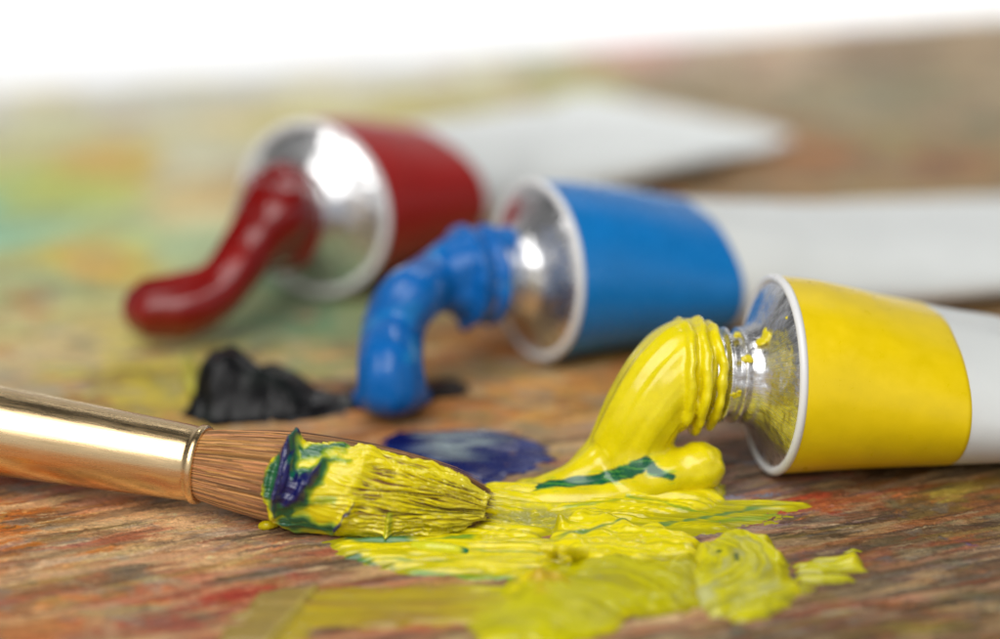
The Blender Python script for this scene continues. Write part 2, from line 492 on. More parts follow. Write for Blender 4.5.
pxs(820, 60, 990, 45, 0.7, (120, 96, 78), 0.7, 0.008, 34)
pxs(860, 95, 1000, 85, 0.6, (112, 118, 92), 0.7, 0.008, 35)
pxs(780, 158, 900, 148, 0.5, (170, 98, 52), 0.75, 0.008, 36)
pxs(900, 168, 1010, 160, 0.4, (140, 66, 48), 0.6, 0.008, 37)
pxs(960, 130, 1010, 126, 0.5, (104, 112, 86), 0.6, 0.008, 38)
pxs(930, 500, 985, 482, 0.18, (170, 150, 60), 0.7, 0.006, 17)
pxs(735, 465, 820, 455, 0.06, (120, 140, 170), 0.7, 0.004, 18)
pxs(700, 500, 790, 492, 0.05, (110, 134, 168), 0.7, 0.004, 19)
pxs(880, 632, 990, 622, 0.2, (150, 134, 40), 0.6, 0.006, 20)
pxs(300, 388, 470, 384, 0.32, (46, 38, 36), 0.95, 0.006, 22)
pxs(415, 374, 565, 364, 0.4, (100, 92, 72), 0.8, 0.006, 31)
pxs(560, 388, 650, 372, 0.3, (156, 96, 48), 0.8, 0.006, 32)
pxs(600, 405, 640, 400, 0.2, (112, 118, 84), 0.7, 0.006, 33)
pxs(180, 365, 200, 345, 0.18, (196, 184, 80), 0.8, 0.010, 23)
pxs(-20, 200, 130, 175, 0.8, (166, 176, 98), 0.7, 0.01, 24)
pxs(60, 265, 140, 255, 0.75, (192, 152, 88), 0.7, 0.01, 25)
pxs(60, 165, 160, 155, 0.8, (190, 150, 96), 0.6, 0.01, 26)
pxs(230, 330, 370, 300, 0.7, (96, 128, 102), 0.7, 0.01, 27)
pxs(580, 50, 700, 42, 0.9, (214, 154, 148), 0.7, 0.01, 28)
pxs(430, 360, 620, 335, 0.3, (176, 112, 58), 0.7, 0.01, 29)
pxs(500, 408, 640, 380, 0.25, (182, 136, 78), 0.7, 0.01, 30)

# broad mottling of old layers over the whole board
for k, (cc_, f_, th_, al_) in enumerate([((120,122,98),0.9,.22,.45),((168,96,60),1.1,.34,.5),((104,82,62),0.8,.26,.5),((176,160,128),1.0,.30,.4),((140,138,132),1.3,.36,.4),((150,128,66),1.2,.36,.4)]):
    nz = fbm(Xg * f_ + 5.3 * k + 0.3 * Yg, Yg * f_ * 1.7, 260 + k, 5, 0.55) * 1.5
    m_ = smooth(th_, th_ + 0.14, nz) * al_ * (1 - 0.75 * smooth(G(500, 300)[1], G(500, 240)[1], Yg) * smooth(-0.5, -1.5, Xg))
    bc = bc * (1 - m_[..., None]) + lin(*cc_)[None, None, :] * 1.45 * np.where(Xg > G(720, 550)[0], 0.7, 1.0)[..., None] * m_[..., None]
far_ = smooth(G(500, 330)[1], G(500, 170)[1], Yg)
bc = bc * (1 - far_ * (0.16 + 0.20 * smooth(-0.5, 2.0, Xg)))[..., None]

# crisp-edged blots of other colours, dragged along the same direction
nearw = smooth(G(500, 400)[1], G(500, 460)[1], Yg)
ua = Xg * math.cos(0.38) + Yg * math.sin(0.38); ub = -Xg * math.sin(0.38) + Yg * math.cos(0.38)
wa = ua + 0.2 * fbm(ua * 0.8, ub * 1.2, 160, 3); wb = ub + 0.10 * fbm(ua * 0.7, ub * 1.4, 161, 3)
for k, (cc_, fa_, fb_, th_, al_) in enumerate([((214,176,132),1.1,3.0,.38,.75),((96,76,56),1.3,4.0,.36,.7),((186,112,66),1.0,3.0,.42,.7),((134,128,122),2.0,6.0,.54,.6),((168,78,52),1.5,5.0,.48,.75),
        ((214,176,128),2.2,6.5,.52,.7),((74,60,46),2.0,7.0,.42,.8),((176,148,78),1.6,5.0,.48,.6),((196,140,112),1.8,5.0,.44,.6),((64,54,46),3.0,11.0,.52,.8),((226,198,156),4.0,12.0,.60,.6)]):
    fa_ *= 0.33; fb_ *= 0.9
    nz = noise(wa * fa_ + 13.7 * k, wb * fb_, 170 + k) + 0.35 * noise(wa * fa_ * 2.4, wb * fb_ * 3.2, 190 + k) + 0.16 * noise(wa * fa_ * 5, wb * fb_ * 9, 210 + k)
    m_ = smooth(th_ - 0.10, th_ + 0.20, nz) * al_ * 0.75 * nearw
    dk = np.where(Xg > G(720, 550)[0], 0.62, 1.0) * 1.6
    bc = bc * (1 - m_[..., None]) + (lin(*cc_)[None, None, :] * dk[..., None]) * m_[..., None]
    bh += 0.004 * m_ * (0.6 + 0.5 * noise(wa * 3, wb * 14, 230 + k))

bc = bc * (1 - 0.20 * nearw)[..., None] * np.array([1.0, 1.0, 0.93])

# little flakes and bristle marks that stand proud of the dried paint
gx, gy = Xg, Yg
fl = noise(gx * 9, gy * 9, 71) + 0.6 * noise(gx * 22, gy * 20, 72)
bh += 0.012 * smooth(0.40, 0.9, fl) + 0.006 * noise(gx * 14, gy * 18, 73)
bc = mix(bc, bc * 0.45, 0.8 * smooth(0.5, 0.95, noise(gx * 7 + 3 * noise(gx, gy, 8), gy * 16, 75) + 0.5 * noise(gx * 20, gy * 33, 76)))
bc = mix(bc, np.minimum(bc * 1.6 + 0.03, 0.75), 0.6 * smooth(0.55, 1.0, noise(gx * 6, gy * 13, 85) + 0.6 * noise(gx * 18, gy * 30, 86)))
bc = np.clip(bc, 0.008, 0.78)
top = np.stack([Xg, Yg, bh - 0.012], -1).reshape(-1, 3)
fc = grid_faces(nr, nc)
# side walls and underside
ring = np.concatenate([np.arange(nc), (np.arange(1, nr) * nc + nc - 1), ((nr - 1) * nc + np.arange(nc - 2, -1, -1)), (np.arange(nr - 2, 0, -1) * nc)])
low = top[ring].copy(); low[:, 2] = -0.45
n0 = len(top); m = len(ring); idx = np.arange(m); nx = (idx + 1) % m
side = np.stack([ring[idx], n0 + idx, n0 + nx, ring[nx]], -1)
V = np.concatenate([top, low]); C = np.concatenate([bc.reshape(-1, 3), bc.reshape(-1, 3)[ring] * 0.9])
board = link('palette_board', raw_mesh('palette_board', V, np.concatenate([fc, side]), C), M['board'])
tag(board, 'paint smeared wooden board crusted with dried brown, orange and green paint', 'palette', kind='structure')

tv = np.array([[-400, -300, -0.46], [400, -300, -0.46], [400, 500, -0.46], [-400, 500, -0.46]], float)
table = link('table', raw_mesh('table', tv, np.array([[0, 1, 2, 3]]), None, False), M['table'])
tag(table, 'plain white table top behind the paint smeared board', 'table', kind='structure')

# ------------------------------------------------------------------ paint tubes
R = 1.09
LT = 7.7
def halfwidth(t):
    lo, hi = 1.0, 1.6
    for _ in range(40):
        w = (lo + hi) / 2
        p = math.pi * (3 * (w + t) - math.sqrt((3 * w + t) * (w + 3 * t)))
        if p < 2 * math.pi: lo = w
        else: hi = w
    return w
TS = [0, .5, 1.0, 2.0, 3.0, 4.2, 5.4, 6.4, 7.2, 7.7]
TT = [1, .95, .88, .72, .57, .43, .31, .2, .09, .045]

def tube_surface(s0, s1, n, off, seed, nseg=120, dent=1.0, theta=0.09, bend=0.0, ext=0.0):
    s = np.linspace(s0, s1, n)
    t = np.interp(s, TS, TT); k = np.ones(5) / 5
    tp = np.interp(np.linspace(s0 - 0.4, s1 + 0.4, n + 40), TS, TT)
    w = np.array([halfwidth(a) for a in t])
    a = np.linspace(0, 2 * math.pi, nseg, endpoint=False)
    tilt = math.tan(theta)
    c = (t - 1) * R + s * tilt
    S = np.repeat(s[:, None], nseg, 1)
    ex = 1 + 0.0 * S
    ca, sa = np.cos(a)[None, :], np.sin(a)[None, :]
    d = dent * (0.08 * noise(S * 0.5, 2 * np.cos(a)[None, :] + 0 * S + seed, seed) + 0.022 * noise(S * 1.3, 3 * np.sin(a)[None, :] + 0 * S, seed + 3)) * smooth(0.3, 3.0, S) * (0.3 + 0.7 * t[:, None]) * smooth(-0.5, 0.4, sa + 0 * S)
    Y = (w[:, None] * R + off + d) * ca
    Z = c[:, None] + (t[:, None] * R + off + d) * sa
    u_ = S / LT
    return np.stack([S + ext * u_ ** 2, Y + bend * u_ ** 2, Z], -1).reshape(-1, 3), grid_faces(n, nseg, True)

def paint_tube(u, v, psi, band, label, seed, k=1.0, bl=1.84, bend=0.0, ext=0.0):
    psi = math.radians(psi); th = 0.09
    q = G(u, v, 0.012)
    h = np.array([math.cos(psi), math.sin(psi), 0]); z = np.array([0, 0, 1.0])
    ax = h * math.cos(th) - z * math.sin(th); az = z * math.cos(th) + h * math.sin(th); ay = np.cross(az, ax)
    c = q + az * (R + 0.02) * k
    ax, ay, az = ax * k, ay * k, az * k
    mw = Matrix(((ax[0], ay[0], az[0], c[0]), (ax[1], ay[1], az[1], c[1]), (ax[2], ay[2], az[2], c[2]), (0, 0, 0, 1)))
    root = bpy.data.objects.new('paint_tube', None); root.empty_display_size = 0.5
    COL.objects.link(root); root.matrix_world = mw
    tag(root, label, 'paint tube', 'paint tubes lying open on the palette board')
    vv, ff = tube_surface(0.0, LT - 0.4, 70, 0.0, seed, theta=th, bend=bend, ext=ext)
    link('tube_body', raw_mesh('tube_body', vv, ff), M['tube_white'], root)
    vv, ff = tube_surface(0.02, bl, 40, 0.006, seed, theta=th, bend=bend, ext=ext)
    # the inner lip keeps the sleeve from ending in a raw edge
    v2, _ = tube_surface(bl, bl + 0.005, 2, -0.002, seed, theta=th, bend=bend, ext=ext)
    vv = np.concatenate([vv, v2[120:]]); ff = grid_faces(41, 120, True)
    link('colour_band', raw_mesh('colour_band', vv, ff), band, root)
    # crimp: the folded flat end
    s = np.array([LT - 0.46, LT - 0.42, LT - 0.24, LT - 0.22, LT - 0.2, LT - 0.02, LT])
    th_ = np.array([0.05, 0.085, 0.085, 0.066, 0.085, 0.085, 0.03])
    w = R * 1.58; a = np.linspace(0, 2 * math.pi, 64, endpoint=False)
    se = lambda x, p: np.sign(x) * np.abs(x) ** p
    cc = (0.045 - 1) * R + s * math.tan(th) + 0.05
    vv = np.stack([np.repeat((s + ext * (s / LT) ** 2)[:, None], 64, 1), (w * se(np.cos(a), 0.25))[None, :] + (bend * (s / LT) ** 2)[:, None], cc[:, None] + th_[:, None] * se(np.sin(a), 0.6)[None, :]], -1).reshape(-1, 3)
    cf = [list(x) for x in grid_faces(7, 64, True)] + [list(range(64))[::-1], list(range(6 * 64, 7 * 64))]
    link('crimp', raw_mesh('crimp', vv, cf, None, False), M['tube_white'], root)
    a = np.linspace(0, 2 * math.pi, 17)
    vv, ff = lathe(np.stack([-0.015 + 0.05 * np.cos(a), R - 0.025 + 0.05 * np.sin(a)], -1), 120)
    link('rim', raw_mesh('rim', vv, ff), M['rim'], root)
    pr = [(0.02, R - 0.04), (-0.03, R - 0.055), (-0.05, R - 0.075), (-0.11, 0.9), (-0.17, 0.78), (-0.22, 0.68), (-0.26, 0.61), (-0.3, 0.565), (-0.34, 0.54), (-0.4, 0.53), (-0.45, 0.4)]
    vv, ff = lathe(pr, 120)
    link('shoulder', raw_mesh('shoulder', vv, ff), M['metal'], root)
    n = 110; s = np.linspace(-0.32, -1.12, n)
    prof = [(x, 0.455) for x in s] + [(-1.14, 0.44), (-1.14, 0.36), (-1.0, 0.33)]
    def thread(S, Rr, A):
        ph = ((S + 0.32) / -0.165 - A / (2 * math.pi)) % 1.0
        b = np.clip(1 - np.abs(ph - 0.5) * 3.2, 0, 1)
        return Rr + 0.075 * smooth(0, 0.8, b) * smooth(0, 0.08, -0.36 - S) * smooth(0, 0.06, S + 1.11) * (Rr > 0.45)
    vv, ff = lathe(prof, 96, thread)
    link('neck', raw_mesh('neck', vv, ff), M['metal'], root)
    root['c'] = 0; del root['c']
    return root, (c, ax, ay, az)

ty, fy = paint_tube(764, 467, 13.5, M['band_yellow'], 'open paint tube with the yellow band, its neck threads smeared with yellow paint', 31)
tb, fb = paint_tube(531, 355, 28.5, M['band_blue'], 'open paint tube with the blue band, lying between the red and the yellow one', 47, 0.965, 2.0, 0.0, 2.0)
tr, fr = paint_tube(312, 293, 58.0, M['band_red'], 'open paint tube with the dark red band, farthest back of the tubes', 59, 0.985, 1.82, -0.75, 0.25)

def on_tube(f, s, y=0, z=0):
    c, ax, ay, az = f
    return c + ax * s + ay * y + az * z

# ------------------------------------------------------------------ squeezed paint
Y_BRIGHT = np.array([0.80, 0.675, 0.004]); Y_LIME = np.array([0.50, 0.48, 0.006]); Y_OLIVE = np.array([0.36, 0.33, 0.012])
GREEN = np.array([0.004, 0.11, 0.045]); MIDGREEN = np.array([0.10, 0.30, 0.03]); NAVY = np.array([0.008, 0.006, 0.10])

def path_coords(v, pts):
    """place along a strand (in cm) and angle round it, for every vertex"""
    pts = np.asarray(pts, float); n = len(pts); q = np.linspace(0, n - 1, n * 50)
    i = np.clip(np.floor(q).astype(int), 0, n - 2); f = (q - i)[:, None]
    ap = np.concatenate([[2 * pts[0] - pts[1]], pts, [2 * pts[-1] - pts[-2]]])
    p0, p1, p2, p3 = ap[i], ap[i + 1], ap[i + 2], ap[i + 3]
    P = 0.5 * (2 * p1 + (p2 - p0) * f + (2 * p0 - 5 * p1 + 4 * p2 - p3) * f ** 2 + (3 * p1 - p0 - 3 * p2 + p3) * f ** 3)
    T = np.gradient(P, axis=0); T /= np.linalg.norm(T, axis=1)[:, None] + 1e-12
    L = np.concatenate([[0], np.cumsum(np.linalg.norm(np.diff(P, axis=0), axis=1))])
    nr_ = np.cross(T[0], [0.3, 0.2, 1]); N = []
    for t_ in T:
        nr_ = nr_ - t_ * (nr_ @ t_); nr_ = nr_ / np.linalg.norm(nr_); N.append(nr_)
    N = np.array(N); Bn = np.cross(T, N)
    best = np.full(len(v), 1e18); k = np.zeros(len(v), int)
    for j in range(len(P)):
        d = ((v - P[j]) ** 2).sum(1); m = d < best; best[m] = d[m]; k[m] = j
    rel = v - P[k]
    a = np.arctan2((rel * Bn[k]).sum(1), (rel * N[k]).sum(1))
    return L[k] + (rel * T[k]).sum(1), a

def drag_lines(v, n, pts, amp, fa, fl, seed):
    """ridges that run lengthwise down a squeezed strand"""
    t_, a = path_coords(v, pts)
    d = noise(fa * np.cos(a) + t_ * fl * 0.3 + seed, fa * np.sin(a) + t_ * fl, seed) + 0.5 * noise(2.3 * fa * np.cos(a) + seed, 2.3 * fa * np.sin(a) + t_ * fl * 1.4, seed + 1)
    d = d - 0.8 * np.abs(noise(1.4 * fa * np.cos(a) - t_ * fl * 0.5, 1.4 * fa * np.sin(a) + seed, seed + 2))
    return v + n * (amp * d)[:, None]

def relax(me, it=4):
    v, _ = get_vn(me); ne = len(me.edges); e = np.empty(ne * 2, np.int32); me.edges.foreach_get('vertices', e); e = e.reshape(-1, 2)
    deg = np.bincount(e.ravel(), minlength=len(v)).astype(float)[:, None]
    for _ in range(it):
        a = np.zeros_like(v)
        for c in range(3):
            a[:, c] = np.bincount(e[:, 0], v[e[:, 1], c], len(v)) + np.bincount(e[:, 1], v[e[:, 0], c], len(v))
        v = 0.4 * v + 0.6 * a / deg
    set_v(me, v); return v

def mesh_vf(me):
    v, _ = get_vn(me)
    return v, [list(p.vertices) for p in me.polygons]

def finish_blob(me, amp, freq, seed, ring=None):
    v, n = get_vn(me)
    d = amp * (noise3(v, freq, seed) + 0.4 * noise3(v, freq * 2.3, seed + 40) + 0.1 * noise3(v, freq * 5, seed + 80))
    if ring is not None: d = d + ring(v)
    v = v + n * d[:, None]
    set_v(me, v)
    return v, n

def collar_rings(f, s_list, r_list, w=0.07):
    """thread-shaped rolls of paint round a tube neck"""
    out = []
    a = np.linspace(0, 2 * math.pi, 40, endpoint=False)
    for s, r in zip(s_list, r_list):
        P = []; 
        prof = np.linspace(0, 2 * math.pi, 14, endpoint=False)
        c, ax, ay, az = f
        for p in prof:
            rr = r - w + (w + 0.035 * noise(2.2 * np.cos(a) + s * 9, 2.2 * np.sin(a), 7)) * np.sin(p); ss = s + 0.75 * w * np.cos(p) + 0.03 * np.cos(a) + 0.035 * noise(1.8 * np.cos(a) + 5, 1.8 * np.sin(a) + s * 7, 8)
            P.append(c + ax * ss[:, None] + ay * (rr * np.cos(a))[:, None] + az * (rr * np.sin(a))[:, None])
        V = np.concatenate(P)
        fcs = []
        for i in range(14):
            for j in range(40):
                fcs.append([i * 40 + j, i * 40 + (j + 1) % 40, ((i + 1) % 14) * 40 + (j + 1) % 40, ((i + 1) % 14) * 40 + j])
        out.append((V, fcs))
    return out

# yellow: neck -> arch -> heap on the board
dn = depth_of(on_tube(fy, -0.95))
pts = [on_tube(fy, -0.8), on_tube(fy, -1.0, 0, 0.0), D(684, 366, dn - 0.05), D(664, 384, dn - 0.12), D(645, 412, dn - 0.1), D(629, 441, dn + 0.05), D(608, 464, dn + 0.15), G(576, 482, 0.14), G(530, 489, 0.04)]
rad = [0.46, 0.50, 0.52, 0.49, 0.45, 0.42, 0.37, 0.25, 0.11]
P1 = sweep(pts, rad, 48)
bulb = sweep([G(652, 480, 0.22), G(668, 476, 0.26), G(684, 470, 0.29), G(698, 467, 0.31)], [0.24, 0.23, 0.25, 0.285], 32)
bulb2 = ellipsoid(G(699, 467, 0.31), (0.30, 0.30, 0.29))
skirt = ellipsoid(G(604, 492, 0.02), (1.0, 0.42, 0.24), math.radians(10))
skirt2 = ellipsoid(G(550, 494, 0.0), (1.1, 0.30, 0.12), math.radians(8))
web = ellipsoid(G(640, 468, 0.25), (0.42, 0.42, 0.44))
lip = ellipsoid(D(686, 333, dn - 0.1), (0.17, 0.22, 0.17))
lip2 = ellipsoid(D(660, 345, dn - 0.1), (0.3, 0.3, 0.16), 0)
core = fuse([P1, bulb, bulb2, skirt, skirt2, web, lip], 0.026, 48)
ypts = pts
me = fuse([mesh_vf(core)] + collar_rings(fy, [-1.1, -0.93, -0.76], [0.645, 0.66, 0.61], 0.075), 0.02, 4)
c_, ax_, ay_, az_ = fy
def ring_y(v):
    rel = v - c_; s = rel @ ax_
    m = smooth(-1.25, -1.1, s)
    return 0.018 * m * noise3(v, 7, 9)
v, n = finish_blob(me, 0.010, 1.7, 3, ring_y)
# long soft folds along the strand
rel = v - c_
v2 = drag_lines(v, n, ypts, 0.030, 1.7, 0.55, 92)
k_ = (smooth(-1.0, -1.35, rel @ ax_) * smooth(0.30, 0.65, v[:, 2]))[:, None]
v = v + (v2 - v) * k_
set_v(me, v)
pu, pv = proj(v)
dg_, tg = pline([(515, 489), (560, 483), (600, 479), (632, 470), (646, 462), (655, 472), (672, 477)], pu, pv)
col = np.tile(Y_BRIGHT, (len(v), 1))
col = mix(col, Y_BRIGHT * np.array([0.92, 0.9, 1]), smooth(0.0, 0.6, noise3(v, 3, 55)))
gw = 2.8 + 4.6 * np.clip(1 - np.abs(tg - 0.55) * 2.2, 0, 1) + 1.5 * noise(pu * 0.07, pv * 0.2, 4)
front = smooth(0.1, 0.0, v[:, 1] - G(626, 490)[1] - 0.1)
col = mix(col, GREEN, smooth(1.5, -0.5, dg_ - gw) * front)
col = mix(col, MIDGREEN * 1.5, 0.5 * smooth(4, 0, dg_ - gw - 2) * front * smooth(0.1, 0.5, noise(pu * 0.05, pv * 0.4, 14)))
set_col(me, col)
yp = link('squeezed_paint', me, M['yellow_paint'])
origin_to(yp, G(630, 492))
tag(yp, 'thick arch of bright yellow paint squeezed out of the yellow tube with a green streak', 'paint', 'paint squeezed out of the tubes')

# blue
BLUE = np.array([0.004, 0.13, 0.45])
db = depth_of(on_tube(fb, -0.9)); ft = G(392, 400, 0.3); dft = depth_of(ft)
pts = [on_tube(fb, -0.7), on_tube(fb, -1.0), D(464, 266, db - 0.15), D(438, 280, db - 0.2), D(410, 298, (db + dft) / 2 - 0.15), D(394, 326, (db + dft) / 2), D(390, 364, dft), D(391, 390, dft)]
rad = [0.5, 0.50, 0.42, 0.37, 0.37, 0.37, 0.38, 0.41]
pc = [sweep(pts, rad, 40), ellipsoid(G(392, 396, 0.1), (0.47, 0.42, 0.14)),
      ellipsoid(on_tube(fb, -0.93, 0.1, 0.02), (0.26, 0.40, 0.56)), ellipsoid(on_tube(fb, -0.62, 0.1, -0.42), (0.2, 0.2, 0.22)), ellipsoid(on_tube(fb, -0.55, -0.1, 0.42), (0.2, 0.24, 0.2))]
bpts = pts
me = fuse([mesh_vf(fuse(pc, 0.03, 14))] + collar_rings(fb, [-1.02, -0.72], [0.66, 0.64], 0.11), 0.026, 4)
v, n = finish_blob(me, 0.018, 1.1, 13)
v = drag_lines(v, n, bpts, 0.03, 1.3, 0.1, 93); set_v(me, v); v = relax(me, 8)
col = np.tile(BLUE, (len(v), 1)); col = mix(col, BLUE * np.array([1.5, 0.7, 0.8]), 0.7 * smooth(0.5, 0.15, v[:, 2]))
col = mix(col, np.array([0.02, 0.28, 0.6]), 0.5 * smooth(0.2, 0.7, noise3(v, 2.5, 66)))
set_col(me, col)
bpaint = link('squeezed_paint', me, M['blue_paint']); origin_to(bpaint, G(392, 405))
tag(bpaint, 'bent strand of blue paint squeezed out of the blue tube down onto the board', 'paint', 'paint squeezed out of the tubes')

# red
RED = np.array([0.20, 0.005, 0.004])
dr = depth_of(on_tube(fr, -0.9)); fo = G(175, 325, 0.3); dfo = depth_of(fo)
pts = [on_tube(fr, -0.5), on_tube(fr, -0.9), D(276, 214, dr - 0.35), D(256, 240, dr - 0.45), D(236, 270, (dr + dfo) / 2 - 0.3), D(214, 293, dfo - 0.05), D(182, 306, dfo - 0.1), D(152, 309, dfo - 0.1)]
rad = [0.5, 0.52, 0.44, 0.35, 0.32, 0.34, 0.40, 0.38]
pc = [sweep(pts, rad, 40), ellipsoid(on_tube(fr, -0.75, 0, 0.1), (0.5, 0.56, 0.68)), ellipsoid(D(156, 309, dfo - 0.05), (0.44, 0.36, 0.36), 0.1)]
rpts = pts
me = fuse(pc + collar_rings(fr, [-0.8], [0.66], 0.12), 0.03, 8)
v, n = finish_blob(me, 0.035, 1.0, 23)
v = drag_lines(v, n, rpts, 0.055, 1.2, 0.1, 94); set_v(me, v); v = relax(me, 8)
rd = np.tile(RED, (len(v), 1)); rd = mix(rd, RED * np.array([1.5, 3, 3]), 0.5 * smooth(0.2, 0.7, noise3(v, 1.8, 67)))
set_col(me, rd)
rp = link('squeezed_paint', me, M['red_paint']); origin_to(rp, G(175, 330))
tag(rp, 'long drip of dark red paint hanging from the red tube and curling on the board', 'paint', 'paint squeezed out of the tubes')

# black blob
def heightfield(step, px_box, fun):
    (u0, v0, u1, v1) = px_box
    cs = [G(a, b) for a in (u0, u1) for b in (v0, v1)]
    x0, x1 = min(c[0] for c in cs), max(c[0] for c in cs); ya, yb = min(c[1] for c in cs), max(c[1] for c in cs)
    x = np.arange(x0, x1, step); y = np.arange(ya, yb, step * 1.15)
    X, Y = np.meshgrid(x, y)
    Hh, Cc, shift = fun(X, Y)
    f = grid_faces(*X.shape); hm = Hh.ravel()[f].max(1)
    P = np.stack([X, Y, Hh], -1)
    if shift is not None: P = P + shift
    v, f, c = compact(P.reshape(-1, 3), f[hm > -0.015], Cc.reshape(-1, 3))
    return v, f, c

BK = gp([(188, 412), (192, 398), (215, 386), (262, 384), (305, 388), (340, 392), (400, 384), (440, 378), (470, 384), (462, 396), (420, 404), (360, 410), (310, 420), (250, 424), (205, 424)])
def heap(X, Y):
    wx = X + 0.10 * noise(X * 3, Y * 3, 41) + 0.03 * noise(X * 9, Y * 9, 42); wy = Y + 0.10 * noise(X * 3 + 5, Y * 3, 43) + 0.03 * noise(X * 9, Y * 9 + 4, 44)
    sd = sdf(BK, wx, wy)
    c0 = G(228, 402); q = (X - c0[0]); yb_ = (Y - c0[1])
    env = np.interp(q, [-0.5, -0.38, -0.2, 0.0, 0.12, 0.3, 0.5, 0.75, 1.0, 1.3, 1.8, 3], [0.34, 0.52, 0.62, 0.64, 0.60, 0.50, 0.42, 0.28, 0.12, 0.04, 0.03, 0.02])
    env = env * np.exp(-((yb_ - 0.03) / 0.46) ** 4) + 0.02
    rid = 1 - 2.2 * np.abs(noise(wx * 2.1 + 0.6 * Y, wy * 2.1 - 0.5 * X, 45)); rid2 = 1 - 2.2 * np.abs(noise(wx * 4.6 + Y, wy * 4.2, 46))
    h = env * (0.86 + 0.17 * noise(wx * 2.4, wy * 2.4, 50) + 0.10 * rid + 0.03 * rid2) * smooth(-0.02, 0.22, sd) + np.minimum(sd, 0) * 0.5 + 0.006 * noise(X * 10, Y * 10, 47) * smooth(0, .1, sd)
    c = np.tile(np.array([0.006, 0.006, 0.007]), X.shape + (1,))
    c = mix(c, np.array([0.014, 0.017, 0.016]), smooth(0.1, 0.7, noise(X * 2.5, Y * 2.5, 48)))
    c = mix(c, np.array([0.05, 0.022, 0.016]), 0.7 * smooth(0.05, 0.6, noise(X * 2.2, Y * 6, 49)) * smooth(1.0, 1.6, q))
    return h, c, None
v, f, c = heightfield(0.016, (180, 372, 480, 432), heap)
kb = link('paint_dollop', raw_mesh('paint_dollop', v, f, c), M['black_paint']); origin_to(kb, G(245, 402))
tag(kb, 'torn black paint dollop with a dark trail, behind the brush ferrule', 'paint')

v, f = sweep([G(186, 352, 0.0), G(188, 366, 0.05), G(190, 382, 0.08), G(195, 396, 0.02)], [0.04, 0.07, 0.075, 0.05], 14)
me = fuse([(v, f), ellipsoid(G(190, 376, 0.0), (0.12, 0.35, 0.06))], 0.02, 4); v, n = finish_blob(me, 0.02, 4, 51); set_col(me, np.tile(np.array([0.50, 0.46, 0.06]), (len(v), 1)))
o = link('paint_sliver', me, M['yellow_paint']); origin_to(o, G(190, 380))
tag(o, 'thin pale lime sliver of paint along the left side of the black dollop', 'paint')

# navy and pale grey smear behind the brush tip
navp = gp([(382, 440), (400, 433), (440, 431), (490, 432), (520, 438), (546, 448), (550, 460), (530, 470), (500, 478), (470, 488), (448, 488), (430, 470), (405, 460), (390, 452)])
palep = gp([(418, 440), (430, 432), (490, 431), (512, 439), (494, 452), (470, 461), (440, 462), (415, 452)])
def navy(X, Y):
    wx = X + 0.05 * noise(X * 4, Y * 4, 31); wy = Y + 0.05 * noise(X * 4 + 5, Y * 4, 32)
    st = noise(X * 1.2 - Y * 0.5, Y * 7 + X, 34) + 0.5 * noise(X * 2.5, Y * 17 + 2 * X, 37)
    s = sdf(navp, wx, wy) + 0.07 * st + 0.03 + 0.03 * noise(X * 3, Y * 3, 33)
    h = 0.028 * (1 - np.exp(-np.clip(s, 0, 9) / 0.1)) + np.minimum(s, 0) * 0.4 + 0.010 * st * smooth(0, .1, s) + 0.05 * smooth(0.1, 0.3, s) * noise(X * 1.6, Y * 1.6, 36)
    h = np.where(s > 0.04, np.maximum(h, 0.02 + 0.006 * st), h)
    c = np.tile(np.array([0.006, 0.010, 0.10]), X.shape + (1,))
    c = mix(c, np.array([0.014, 0.03, 0.17]), smooth(0.1, 0.6, noise(X * 1.4, Y * 5, 35)))
    p = sdf(palep, wx, wy) + 0.16 * st
    c = mix(c, np.array([0.30, 0.37, 0.36]), 0.88 * smooth(-0.12, 0.28, p) * smooth(-0.7, 0.2, st))
    return h, c, None
v, f, c = heightfield(0.022, (370, 424, 560, 496), navy)
ns = link('paint_smear', raw_mesh('paint_smear', v, f, c), M['blue_paint']); origin_to(ns, G(465, 465))
tag(ns, 'dark navy smear with a pale grey top behind the brush tip', 'paint')

# ---- yellow smear around the strand and under the brush
A1 = gp([(478, 493), (520, 484), (570, 470), (640, 468), (700, 478), (724, 486), (722, 505), (716, 512), (660, 520), (600, 528), (552, 530), (540, 545), (470, 545), (430, 540), (455, 515)])
A2 = gp([(600, 506), (700, 503), (760, 500), (808, 504), (800, 512), (770, 520), (710, 530), (680, 541), (560, 545), (540, 520)])
B1 = gp([(322, 543), (345, 536), (420, 536), (500, 530), (560, 540), (640, 540), (690, 552), (640, 566), (560, 572), (520, 580), (470, 580), (420, 574), (375, 566), (345, 556)])
C1 = gp([(545, 545), (560, 527), (595, 522), (630, 528), (700, 542), (690, 556), (600, 566), (540, 572)])
ridge = gp([(555, 533), (575, 527), (600, 527), (640, 536), (690, 544)])
ridge0 = gp([(690, 500), (630, 500), (560, 497), (495, 500)])
spine = gp([(480, 494), (520, 490), (600, 484), (650, 484)])
